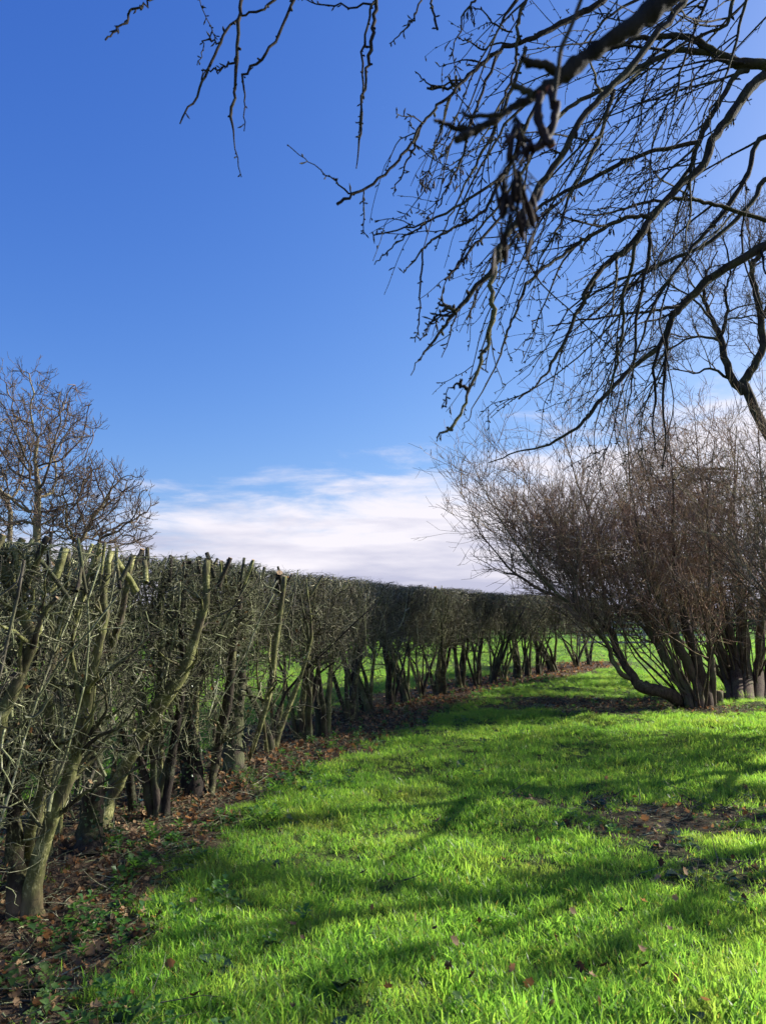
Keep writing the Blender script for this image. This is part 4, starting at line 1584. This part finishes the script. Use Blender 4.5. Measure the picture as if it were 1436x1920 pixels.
def hedgerow(name, label, a, b, h, w, n, seed, rr):
    r = np.random.default_rng(seed)
    a, b = np.array(a, float), np.array(b, float)
    t_ = r.random(n)
    c = a + (b - a) * t_[:, None]
    nrm = np.array((-(b - a)[1], (b - a)[0])) / np.linalg.norm(b - a)
    off = r.normal(0, w, n)
    hh = h * (0.75 + 0.5 * fbm(t_ * 23, t_ * 3 + seed, seed))
    z = r.random(n) ** 0.8 * hh
    p = np.column_stack([c + nrm * off[:, None], z])
    W = walk(p, r.standard_normal((n, 3)) + (0, 0, 0.7), r.uniform(0.25, 0.9, n), 3, 0.3, (0, 0, 0.4), r)
    W[..., 2] = np.maximum(W[..., 2], -0.05)
    o = Tubes().add(W, taper(r.uniform(0.5, 1.2, n) * rr, rr * 0.35, 4), 3).build(name, M['hedgerow'], kind='stuff')
    o['label'] = label


hedgerow('far_hedgerow', 'dark hedgerow across the far side of the field behind the hedge', (-40, 27), (4, 31), 1.9, 0.6, 9000, 3, 0.035)
hedgerow('distant_trees', 'dark band of distant trees beyond the fence', (0, 62), (60, 66), 2.0, 1.5, 9000, 4, 0.07)

def shade_tree(label, x, y, h, cr, seed, leafy, name='bare_tree'):
    """a tree just right of the frame: only its shadow reaches the lawn in view"""
    r = np.random.default_rng(seed)
    base = np.array((x, y, float(ground_z(x, y))))
    top = thing(name, label, 'tree', tuple(base))
    P = walk(base[None] - (0, 0, 0.1), np.array([[0.02, 0, 1.0]]), np.array([h]), 10, 0.05, (0, 0, 0.2), r)
    R = taper(0.15, 0.03, 11)
    Tubes().add(P, R, 9).build('trunk', M['dark_bark'], top, origin=base)
    nl = 20 if leafy else 13
    q, d, rr, tt, _ = spawn(P, R, nl, 0.25, 0.95, 35, 85, (0, 0, 0.3), r)
    W = walk(q, d, r.uniform(0.7, 1.2, nl) * cr, 8, 0.15, (0, 0, 0.3), r)
    RW = taper(np.minimum(rr * 0.7, 0.055), 0.014, 9)
    for k in range(nl):
        Tubes().add(W[k], RW[k], 6).build('limb', M['dark_bark'], top, origin=base)
    tw = Tubes()
    q, d, rr, tt, _ = spawn(W, RW, 6 if leafy else 4, 0.2, 1.0, 25, 60, (0, 0, 0.2), r)
    W2 = walk(q, d, r.uniform(0.4, 1.1, len(q)), 5, 0.15, (0, 0, 0.3), r)
    R2 = taper(np.minimum(rr * 0.7, 0.02), 0.007, 6)
    tw.add(W2, R2, 4)
    q, d, rr, tt, _ = spawn(W2, R2, 3 if leafy else 2, 0.2, 1.0, 25, 70, (0, 0, 0), r)
    W3 = walk(q, d, r.uniform(0.15, 0.5, len(q)), 3, 0.2, (0, 0, 0.2), r)
    tw.add(W3, taper(np.minimum(rr * 0.7, 0.006), 0.003, 4), 3)
    tw.build('twigs', M['dark_bark'], top, kind='stuff', origin=base)
    if leafy:
        allp = np.concatenate([W.reshape(-1, 3), W2.reshape(-1, 3), W2.reshape(-1, 3)])
        cl = allp[r.integers(0, len(allp), 60)]
        c = cl[r.integers(0, 60, leafy)] + r.normal(0, 1, (leafy, 3)) * (0.15, 0.15, 0.09)
        a = norm(r.standard_normal((leafy, 3)))
        b = norm(np.cross(a, r.standard_normal((leafy, 3))))
        sz = r.uniform(0.035, 0.075, leafy)[:, None]
        V = np.stack([c - a * sz, c + b * sz * 0.7, c + a * sz, c - b * sz * 0.7], 1).reshape(-1, 3)
        o = mesh_obj('foliage', V - base, np.arange(len(V)).reshape(-1, 4), M['ivy'], top)
        o['kind'] = 'stuff'


shade_tree('bare tree just beyond the picture edge casting branch shadows over the lawn', 6.95, 9.8, 6.5, 1.9, 301, 0)
shade_tree('ivy-clad tree beyond the picture edge shading the near lawn', 8.3, 8.15, 6.6, 2.5, 302, 2000, 'ivy_clad_tree')

# ------------------------------------------------------------------ the tree overhead
ASH = np.array((4.8, 4.4, 0.0))


def overhead_tree():
    r = np.random.default_rng(90)
    base = ASH.copy()
    base[2] = float(ground_z(*ASH[:2]))
    top = thing('weeping_tree', 'drooping bare tree whose dark knobbly twigs and seed bunches hang overhead', 'tree', tuple(base))
    crown = base + (-0.15, -0.2, 3.0)
    P = smooth_path(np.array([np.r_[base + (0, 0, -0.1), 0.2], np.r_[base + (0.02, 0, 0.5), 0.15], np.r_[base + (-0.04, -0.03, 1.6), 0.135], np.r_[crown, 0.13], np.r_[crown + (-0.25, -0.2, 0.9), 0.10],
                              np.r_[crown + (-0.5, -0.6, 1.7), 0.06], np.r_[crown + (-0.6, -1.1, 2.2), 0.02]]), 4)
    Tubes().add(P[:, :3], P[:, 3], 12, rough=0.03).build('trunk', M['ash_bark'], top, origin=base)

    def limb_to(pt, rr, mid_up=0.5, start=None):
        s = crown if start is None else start
        m = s * 0.55 + pt * 0.45 + np.array((0, 0, mid_up))
        return np.array([np.r_[s, rr * 1.8], np.r_[m, rr * 1.3]])
    BR = [   # (points (px, py, width), depth at start, depth at end, joined to the crown?, bark)
        ([(1480, 122, 24), (1436, 121, 23), (1380, 118, 22), (1340, 100, 19), (1300, 74, 15), (1250, 68, 12), (1190, 74, 10), (1130, 95, 9), (1070, 130, 8), (1010, 175, 7), (960, 220, 6), (915, 290, 5), (880, 350, 4), (850, 420, 3)], 3.5, 2.9, True, 'ash_bark'),
        ([(1330, 98, 14), (1270, 96, 12), (1210, 120, 11), (1150, 160, 10), (1090, 185, 9), (1040, 225, 8), (1000, 290, 7), (960, 350, 6), (925, 400, 5), (880, 450, 4), (855, 510, 3), (835, 525, 3)], 3.4, 2.8, False, 'ash_bark'),
        ([(1490, 100, 24), (1436, 138, 22), (1402, 168, 21), (1370, 215, 20), (1334, 262, 18), (1320, 308, 17), (1262, 360, 15), (1222, 408, 15), (1190, 455, 15), (1140, 492, 12), (1102, 540, 10), (1080, 592, 8), (1058, 640, 7), (1035, 682, 6), (1010, 718, 4), (972, 748, 4)], 3.9, 3.1, True, 'ash_bark'),
        ([(1402, 132, 12), (1378, 140, 12), (1350, 190, 11), (1328, 225, 11), (1310, 268, 10), (1290, 318, 9), (1256, 364, 8)], 3.8, 3.6, False, 'ash_bark'),
        ([(1312, 266, 10), (1230, 282, 9), (1180, 298, 9), (1135, 322, 9), (1085, 348, 8), (1030, 372, 7), (985, 420, 6), (950, 470, 5), (905, 530, 4), (875, 600, 3)], 3.6, 2.9, False, 'ash_bark'),
        ([(1216, 408, 10), (1195, 404, 9), (1150, 418, 9), (1110, 440, 8), (1085, 456, 8), (1040, 486, 7), (1000, 520, 7), (980, 542, 6), (965, 590, 5), (950, 620, 5), (940, 662, 4), (910, 720, 3), (880, 780, 2), (866, 806, 2)], 3.4, 2.8, False, 'ash_bark'),
        ([(1500, 430, 20), (1436, 460, 20), (1384, 488, 18), (1332, 520, 17), (1292, 558, 17), (1268, 582, 15), (1254, 606, 12), (1235, 650, 11), (1195, 680, 10), (1150, 722, 9), (1110, 770, 8), (1080, 803, 6), (1030, 832, 5), (970, 848, 3), (915, 868, 2)], 4.4, 3.8, True, 'ash_bark'),
        ([(1258, 598, 8), (1250, 640, 7), (1246, 690, 6), (1241, 740, 5), (1246, 830, 3), (1240, 880, 2)], 4.1, 4.1, False, 'ash_bark'),
        ([(1236, 650, 7), (1226, 690, 6), (1228, 740, 5), (1222, 800, 3), (1230, 850, 2)], 4.0, 4.1, False, 'ash_bark'),
        ([(1272, 575, 7), (1225, 582, 6), (1170, 590, 5), (1100, 598, 4), (1060, 606, 3), (1026, 612, 2)], 4.1, 3.8, False, 'ash_bark'),
        ([(1190, 456, 8), (1178, 520, 7), (1166, 560, 7), (1170, 600, 6), (1160, 650, 5), (1154, 690, 5), (1140, 740, 3), (1130, 780, 2)], 3.4, 3.4, False, 'ash_bark'),
        ([(1214, 412, 8), (1216, 470, 8), (1205, 530, 7), (1192, 600, 6), (1190, 660, 5), (1182, 720, 3), (1172, 790, 2)], 3.5, 3.5, False, 'ash_bark'),
        ([(1340, -80, 16), (1290, -10, 15), (1235, 60, 15), (1150, 160, 15), (1100, 212, 14), (1045, 300, 14), (1015, 345, 14), (985, 395, 14), (950, 440, 14), (934, 470, 14), (926, 503, 13), (882, 552, 10), (850, 590, 8), (820, 630, 6), (795, 665, 3), (770, 704, 2)], 2.6, 2.2, True, 'ash_bark'),
        ([(927, 500, 11), (920, 550, 10), (925, 592, 9), (914, 640, 8), (896, 690, 7), (880, 735, 6), (866, 770, 6), (846, 804, 7), (825, 814, 4), (818, 828, 2)], 2.25, 2.15, False, 'ash_lichen'),
        ([(852, 586, 8), (840, 578, 8), (830, 569, 6)], 2.2, 2.2, False, 'ash_lichen'),
        ([(850, 588, 5), (820, 592, 5), (806, 610, 3), (790, 634, 2)], 2.2, 2.15, False, 'ash_bark'),
        ([(880, 732, 6), (868, 728, 7), (856, 720, 5), (838, 735, 2), (828, 766, 2)], 2.2, 2.15, False, 'ash_bark'),
        ([(1200, -60, 16), (1130, 2, 14), (1080, 28, 14), (1020, 62, 12), (985, 75, 10), (945, 88, 9), (900, 122, 9), (870, 150, 8), (842, 178, 7), (812, 206, 6), (790, 235, 6), (768, 272, 6), (740, 310, 6), (700, 345, 6), (660, 366, 6), (632, 383, 7)], 2.7, 2.3, True, 'ash_bark'),
        ([(666, 362, 4), (652, 358, 4), (620, 335, 3), (580, 305, 2), (540, 272, 2)], 2.32, 2.2, False, 'ash_bark'),
        ([(682, 356, 3), (683, 390, 3), (682, 440, 2)], 2.32, 2.3, False, 'ash_bark'),
        ([(790, 235, 5), (775, 275, 5), (765, 300, 4), (745, 345, 3), (738, 368, 2)], 2.42, 2.4, False, 'ash_bark'),
        ([(800, 165, 5), (840, 165, 6), (858, 150, 6)], 2.5, 2.5, False, 'ash_bark'),
        ([(858, 150, 4), (820, 162, 4), (795, 150, 3), (778, 134, 2)], 2.5, 2.4, False, 'ash_bark'),
        ([(1436, 414, 9), (1382, 396, 9), (1340, 384, 8), (1300, 374, 8), (1260, 374, 7), (1215, 378, 6), (1170, 390, 5), (1120, 402, 4), (1080, 400, 2)], 4.2, 3.6, False, 'ash_bark'),
        ([(1450, 250, 12), (1400, 330, 10), (1360, 395, 9), (1310, 450, 8), (1265, 510, 7), (1225, 570, 6), (1200, 640, 4), (1180, 700, 3)], 4.3, 3.9, True, 'ash_bark'),
        ([(1460, 330, 12), (1410, 380, 10), (1370, 420, 9), (1320, 460, 8), (1250, 490, 7), (1190, 515, 6), (1130, 540, 5), (1080, 575, 3)], 4.5, 4.0, True, 'ash_bark'),
        ([(1012, 175, 9), (985, 240, 8), (960, 300, 8), (935, 335, 7), (880, 372, 6), (822, 408, 5), (762, 428, 4), (700, 441, 3)], 2.7, 2.4, False, 'ash_bark'),
        ([(800, 418, 4), (772, 436, 4), (745, 452, 3), (720, 478, 3), (702, 496, 2)], 2.48, 2.4, False, 'ash_bark'),
        ([(960, 300, 7), (925, 365, 7), (900, 402, 6), (835, 436, 5), (812, 450, 5), (790, 470, 4), (765, 500, 3), (757, 512, 2)], 2.65, 2.4, False, 'ash_bark'),
        ([(792, 468, 4), (789, 520, 4), (789, 565, 3), (786, 605, 3), (778, 642, 2)], 2.48, 2.4, False, 'ash_bark'),
        ([(945, 320, 6), (938, 400, 6), (900, 452, 6), (868, 482, 5), (850, 505, 5), (834, 524, 5)], 2.65, 2.45, False, 'ash_bark'),
        ([(985, 90, 8), (965, 150, 8), (940, 215, 7), (905, 285, 6), (880, 330, 5), (862, 372, 4), (838, 420, 3), (815, 470, 2)], 2.8, 2.55, False, 'ash_bark'),
        ([(930, 105, 7), (905, 170, 6), (880, 235, 6), (868, 290, 5), (842, 345, 4), (820, 390, 3)], 2.7, 2.5, False, 'ash_bark'),
        ([(845, 180, 5), (832, 230, 5), (815, 270, 4), (806, 315, 3), (790, 352, 2)], 2.55, 2.45, False, 'ash_bark'),
        ([(965, 85, 5), (930, 80, 4), (905, 92, 4), (880, 78, 3), (862, 70, 2)], 2.65, 2.6, False, 'ash_bark'),
        ([(960, 60, 4), (930, 48, 4), (905, 20, 3), (885, 12, 2)], 2.65, 2.6, False, 'ash_bark'),
        ([(1150, 170, 9), (1130, 240, 8), (1105, 300, 7), (1070, 360, 6), (1050, 420, 5), (1020, 470, 4), (990, 540, 2)], 3.2, 2.9, False, 'ash_bark'),
        # twigs dropping from the limb above the frame
        ([(1420, -60, 8), (1400, 0, 7), (1385, 60, 6), (1368, 120, 5), (1350, 170, 3), (1345, 220, 2)], 3.3, 3.2, False, 'ash_bark'),
        ([(1395, -60, 8), (1372, 10, 8), (1362, 45, 7), (1330, 60, 6), (1280, 80, 6), (1240, 120, 4), (1210, 170, 3), (1195, 240, 2)], 3.3, 3.1, False, 'ash_bark'),
        ([(1345, -50, 7), (1325, 0, 6), (1300, 60, 5), (1280, 120, 5), (1265, 180, 4), (1250, 260, 2)], 3.2, 3.1, False, 'ash_bark'),
        ([(720, -130, 12), (706, -10, 9), (702, 40, 8), (698, 80, 8), (688, 130, 6), (680, 200, 5), (675, 250, 5), (668, 316, 2)], 2.5, 2.35, False, 'ash_bark'),
        ([(702, 5, 6), (690, 40, 5), (681, 100, 5), (680, 180, 4), (672, 262, 2)], 2.45, 2.4, False, 'ash_bark'),
        ([(696, 8, 5), (640, 12, 4), (590, 4, 3), (565, -4, 2)], 2.45, 2.4, False, 'ash_bark'),
        ([(470, -120, 11), (455, -10, 8), (447, 40, 8), (443, 130, 7), (440, 185, 6), (434, 210, 7), (440, 260, 3), (453, 332, 2)], 2.45, 2.35, False, 'ash_bark'),
        ([(580, -130, 10), (555, -10, 7), (522, 65, 6), (490, 112, 6), (456, 140, 5), (459, 190, 3), (458, 246, 2)], 2.5, 2.35, False, 'ash_bark'),
        ([(620, -140, 9), (515, -2, 6), (480, 22, 5), (442, 38, 5), (414, 80, 6), (392, 130, 6), (368, 180, 5), (338, 232, 3)], 2.5, 2.35, False, 'ash_bark'),
        ([(413, 80, 5), (398, 75, 4), (384, 78, 3), (376, 108, 2), (370, 122, 2)], 2.4, 2.38, False, 'ash_bark'),
        ([(440, 118, 5), (418, 126, 4), (395, 130, 4), (378, 132, 3)], 2.4, 2.38, False, 'ash_bark'),
        ([(300, -25, 6), (284, 0, 5), (270, 11, 5), (245, 22, 5), (240, 36, 5), (218, 58, 4), (198, 75, 4)], 2.4, 2.3, False, 'ash_bark'),
        ([(372, -10, 2), (388, 40, 2), (408, 74, 2)], 2.42, 2.4, False, 'ash_lichen'),
        ([(800, -90, 5), (790, 0, 4), (775, 35, 4), (750, 65, 3), (730, 82, 2)], 2.5, 2.4, False, 'ash_bark'),
        ([(815, -90, 6), (810, 0, 5), (812, 20, 5), (820, 55, 5)], 2.5, 2.4, False, 'ash_bark'),
        ([(930, -80, 6), (890, 0, 5), (872, 20, 4), (858, 70, 3), (842, 112, 2)], 2.5, 2.4, False, 'ash_bark'),
        ([(1010, -60, 7), (985, -5, 7), (970, 40, 7), (968, 85, 7), (962, 130, 6), (945, 180, 5), (920, 225, 4), (895, 280, 3), (888, 300, 2)], 2.3, 2.2, False, 'ash_bark'),
    ]
    # the limb above the frame that the left-hand twigs hang from
    T0 = [(1500, -330, 46), (1250, -260, 36), (1000, -190, 30), (800, -150, 25), (620, -140, 20), (470, -120, 15), (370, -80, 10), (300, -25, 7)]
    BR.insert(0, ([(1520, -230, 24), (1400, -190, 22), (1280, -140, 18), (1160, -110, 14), (1060, -70, 10), (1000, -30, 7), (960, 10, 5), (930, 60, 3)], 3.4, 2.7, True, 'ash_bark'))
    BR.insert(0, ([(1640, -120, 24), (1560, -80, 22), (1470, -60, 18), (1380, -50, 14), (1280, -40, 10), (1200, -5, 7), (1130, 40, 5), (1085, 90, 3)], 3.9, 3.2, True, 'ash_bark'))
    BR.insert(0, (T0, 3.2, 2.4, True, 'ash_bark'))
    main_P, main_R, main_W = [], [], []
    for pts, d0, d1, joined, mt in BR:
        a = np.array(pts, float)
        ln = np.concatenate([[0], np.cumsum(np.hypot(*np.diff(a[:, :2], axis=0).T))])
        dd = d0 + (d1 - d0) * ln / ln[-1]
        P = np.array([at(px, py, y) for (px, py), y in zip(a[:, :2], dd)])
        R = a[:, 2] / F * dd * 0.5
        q = np.column_stack([P, R])
        if joined:
            q = np.vstack([limb_to(P[0], max(R[0], 0.016), 0.3, crown + (-0.45, -0.75, 2.0) if a[0, 1] < 0 else None), q])
        q = smooth_path(q, 4)
        q[1:-1, :3] += r.normal(0, 0.0034, (len(q) - 2, 3))
        knob = 1 + 0.12 * r.random(len(q)) * (r.random(len(q)) < 0.3)
        rr = np.maximum(q[:, 3], 0.0014) * knob * 0.95
        Tubes().add(q[:, :3], rr, 7).build('branch', M[mt], top, origin=base)
        n = len(q)
        s = np.linspace(9 if joined else 0, n - 1, 14)
        i0 = np.minimum(s.astype(int), n - 2)
        f = (s - i0)[:, None]
        g = q[i0] * (1 - f) + q[i0 + 1] * f
        main_P.append(g[:, :3])
        main_R.append(np.maximum(g[:, 3], 0.0014))
        main_W.append(ln[-1])
    P, R = np.array(main_P), np.array(main_R)
    def inside(Wp):
        """keep shoots that end within the drooping outline of the crown"""
        e = Wp.reshape(len(Wp), -1, 3) - (0, 0, EYE)
        c_, s_ = math.cos(PITCH), math.sin(PITCH)
        zc = e[..., 1] * c_ + e[..., 2] * s_
        px = 718 + F * e[..., 0] / zc
        py = 960 - F * (e[..., 2] * c_ - e[..., 1] * s_) / zc
        lim = np.interp(py, [-400, 0, 140, 200, 385, 500, 640, 760, 830, 880, 1000], [850, 850, 770, 720, 650, 690, 760, 840, 930, 1050, 1300])
        return (px > lim).all(1)
    # long shoots that hang down and to the left from the limbs in view
    sel = [i for i in range(1, len(P)) if P[i, 7, 0] / P[i, 7, 1] > 0.17 and main_W[i] > 250]
    q, d, rr, tt, _ = spawn(P[sel], R[sel], 5, 0.0, 0.85, 15, 45, (-0.8, -0.1, -0.6), r)
    d = norm(d * 0.9 + np.array((-0.5, -0.08, -0.4)) + r.normal(0, 0.25, d.shape))
    WL = walk(q, d, r.uniform(0.45, 1.35, len(q)), 13, 0.10, (0.05, 0, -0.3), r)
    RL = taper(np.clip(rr * 0.6, 0.0035, 0.0075), 0.0016, 14)
    kp = inside(WL)
    WL, RL = WL[kp], RL[kp]
    nl = len(WL)
    for k in range(nl):
        Tubes().add(WL[k], RL[k], 5).build('branch', M['ash_bark'], top, origin=base)
    P, R = np.concatenate([P, WL]), np.concatenate([R, RL])
    main_W += [420.0] * nl
    # fine drooping twigs: right of the frame many, on the left-hand sprigs few
    tw = Tubes()
    cx = P[:, 7, 0] / P[:, 7, 1]
    Wd = []
    for i in range(len(P)):
        dens = 1.0 if cx[i] > 0.2 else (0.85 if cx[i] > 0.09 else 0.0)
        if dens == 0:
            continue
        per = max(1, int(main_W[i] / 1000 * 8.5 * dens)) if main_W[i] > 260 and i else (1 if dens >= 0.5 else 0)
        if not per:
            continue
        q, d, rr, tt, _ = spawn(P[i:i + 1], R[i:i + 1], per, 0.12, 0.95, 20, 55, (-0.9, -0.1, -0.5), r)
        d = norm(d + np.array((-0.25, -0.05, -0.3)) + r.normal(0, 0.2, d.shape))
        L = r.uniform(0.16, 0.62, per) * (1.0 if dens == 1 else 0.5)
        W = walk(q, d, L, 8, 0.13, (-0.05, 0, -0.35), r)
        kp = inside(W) if dens >= 0.5 else np.ones(per, bool)
        Wd.append((W[kp], taper(np.clip(rr * 0.5, 0.0021, 0.0045), 0.0013, 9)[kp]))
    W = np.concatenate([w for w, _ in Wd])
    RR = np.concatenate([x for _, x in Wd])
    tw.add(W, RR, 5)
    q, d, rr, tt, _ = spawn(W, RR, 1, 0.2, 0.95, 25, 60, (-0.5, 0, -0.3), r)
    W2 = walk(q, d, r.uniform(0.06, 0.26, len(q)), 5, 0.1, (0, 0, -0.3), r)
    R2 = taper(np.clip(rr * 0.7, 0.0013, 0.0025), 0.001, 6)
    tw.add(W2, R2, 4)
    # buds and spurs
    sp = Tubes()
    for PP, RP, per in ((P, R, 13), (W, RR, 6), (W2, R2, 3)):
        q, d, rr, tt, _ = spawn(PP, RP, per, 0.05, 1.0, 35, 75, (0, 0, 0), r)
        L = 0.006 + r.gamma(1.5, 0.007, len(q)).clip(0, 0.04)
        B = walk(q, d, L, 3, 0.2, (0, 0, 0), r)
        rb = np.clip(rr * 0.7, 0.0022, 0.005)
        R3 = np.stack([rb * 0.8, rb * 0.9, rb * 1.35, rb * 0.3], 1)
        sp.add(B, R3, 4)
    tw.build('twigs', M['ash_bark'], top, kind='stuff', origin=base)
    sp.build('buds', M['ash_bark'], top, kind='stuff', origin=base)

    # bunches of winged seeds
    def seeds(c, n, size, drop, spread, seed):
        rs = np.random.default_rng(seed)
        V, Fs = [], []
        T = Tubes()
        for k in range(n):
            s = c + rs.normal(0, spread, 3) * (1, 1, 0.3)
            e = s + np.array((rs.normal(0, 0.3), rs.normal(0, 0.3), -1)) * drop * rs.uniform(0.25, 1.0)
            T.add(np.array([c, (c + e) / 2 + rs.normal(0, spread * 0.2, 3), e]), np.full(3, 0.0006 + size * 0.01), 3)
            ax = norm(np.array((rs.normal(0, 0.35), rs.normal(0, 0.35), -1)))
            sd_ = norm(np.cross(ax, rs.normal(0, 1, 3)))
            nm = np.cross(ax, sd_)
            L = size * rs.uniform(0.75, 1.2)
            w = L * 0.11
            cv = rs.normal(0, 0.25)
            kk = len(V)
            for t_, ww in ((0, 0.3), (0.3, 0.9), (0.65, 1.0), (0.9, 0.6), (1.0, 0.1)):
                m = e + ax * L * t_ + nm * cv * L * t_ * (1 - t_)
                V.append(m - sd_ * w * ww)
                V.append(m + nm * w * 0.35 * ww)
                V.append(m + sd_ * w * ww)
                V.append(m - nm * w * 0.35 * ww)
            for j in range(4):
                for u in range(4):
                    u2 = (u + 1) % 4
                    Fs.append((kk + 4 * j + u, kk + 4 * j + u2, kk + 4 * j + 4 + u2, kk + 4 * j + 4 + u))
        o = mesh_obj('seed_cluster', np.array(V) - base, np.array(Fs), M['seed'], top, smooth=True)
        T.build('stalks', M['ash_bark'], o, origin=base)['kind'] = 'stuff'
    SE = [(1137, 312, 3.4), (1190, 298, 3.4), (1102, 352, 3.2), (1396, 262, 3.8), (1240, 430, 3.6), (1205, 462, 3.6), (1176, 520, 3.5), (868, 478, 2.6), (775, 340, 2.5), (800, 350, 2.6), (905, 392, 2.6),
          (1222, 70, 3.2), (1205, 50, 3.2), (1062, 395, 3.2), (1030, 440, 3.0), (880, 395, 2.7), (850, 290, 2.7), (905, 200, 2.5), (1400, 350, 4.2), (1350, 470, 4.2), (1320, 490, 4.2), (1110, 105, 3.1),
          (1180, 380, 3.4), (830, 300, 2.6), (1290, 350, 3.9), (890, 20, 2.45), (1150, 420, 3.4), (1040, 250, 2.9)]
    for k, (px, py, y) in enumerate(SE):
        c0 = at(px, py, y)
        allp = np.concatenate([P.reshape(-1, 3), W.reshape(-1, 3)])
        j = np.argmin(((allp - c0) ** 2).sum(1))
        seeds(allp[j], int(r.integers(7, 16)), 0.03, 0.04, 0.010, 700 + k)
    # the branch close to the lens, with its long seed bunch
    NB = [([(1420, -90, 80), (1330, -45, 66), (1250, 0, 56), (1190, 45, 50), (1130, 85, 46), (1075, 125, 42), (1035, 160, 36), (1000, 180, 28), (960, 202, 24), (925, 226, 22), (890, 242, 21), (855, 240, 17), (830, 231, 13), (814, 224, 10)], 0.92, 0.82),
          ([(1050, 140, 20), (1020, 122, 18), (990, 118, 16), (978, 108, 12)], 0.88, 0.86),
          ([(895, 242, 16), (870, 255, 17), (852, 264, 14)], 0.83, 0.82),
          ([(1000, 178, 16), (975, 165, 14), (960, 158, 12)], 0.84, 0.84),
          ([(940, 215, 10), (875, 218, 8), (868, 205, 6)], 0.83, 0.83),
          ([(1012, 175, 15), (1008, 220, 17), (1020, 255, 17), (1036, 275, 14)], 0.84, 0.82),
          ([(1030, 165, 14), (1042, 205, 16), (1034, 245, 16), (1015, 272, 14), (996, 280, 13)], 0.85, 0.82)]
    for k, (pts, d0, d1) in enumerate(NB):
        a = np.array(pts, float)
        dd = np.linspace(d0, d1, len(a))
        Pn = np.array([at(px, py, y) for (px, py), y in zip(a[:, :2], dd)])
        q = np.column_stack([Pn, a[:, 2] / F * dd * 0.5])
        if k == 0:     # it comes over from the crown, above the frame
            m1 = np.r_[np.array((2.6, 3.6, 4.4)), 0.045]
            m2 = np.r_[np.array((1.0, 1.6, 3.0)), 0.032]
            q = np.vstack([np.r_[crown + (-0.3, -0.2, 0.6), 0.06], m1, m2, q * (1, 1, 1, 0.64)])
        q = smooth_path(q, 5)
        q[1:-1, :3] += r.normal(0, 0.0007, (len(q) - 2, 3))
        Tubes().add(q[:, :3], q[:, 3] * (1 + 0.45 * r.random(len(q)) * (r.random(len(q)) < 0.4)), 9, rough=0.09).build('branch' if k < 5 else 'seed_pod', M['dark_bark'] if k < 5 else M['seed'], top, origin=base)
    a = np.array([(1100, -30, 7, .86), (1085, 10, 9, .86), (1070, 50, 9, .85), (1052, 90, 10, .845), (1046, 130, 9, .84), (1038, 190, 8, .83)], float)
    q = smooth_path(np.column_stack([[at(x_, y_, z_) for x_, y_, _, z_ in a], a[:, 2] / F * 0.85 * 0.5]), 4)
    o = Tubes().add(q[:, :3], q[:, 3], 6).build('branch', M['ash_lichen'], top, origin=base)
    o['label'] = 'pale peeling twig'
    for k, (px, py, n, dr) in enumerate([(966, 215, 15, 0.05), (960, 290, 14, 0.05), (972, 320, 13, 0.05), (960, 365, 11, 0.06)]):
        seeds(at(px, py, 0.83), n, 0.034, dr, 0.004, 900 + k)


overhead_tree()
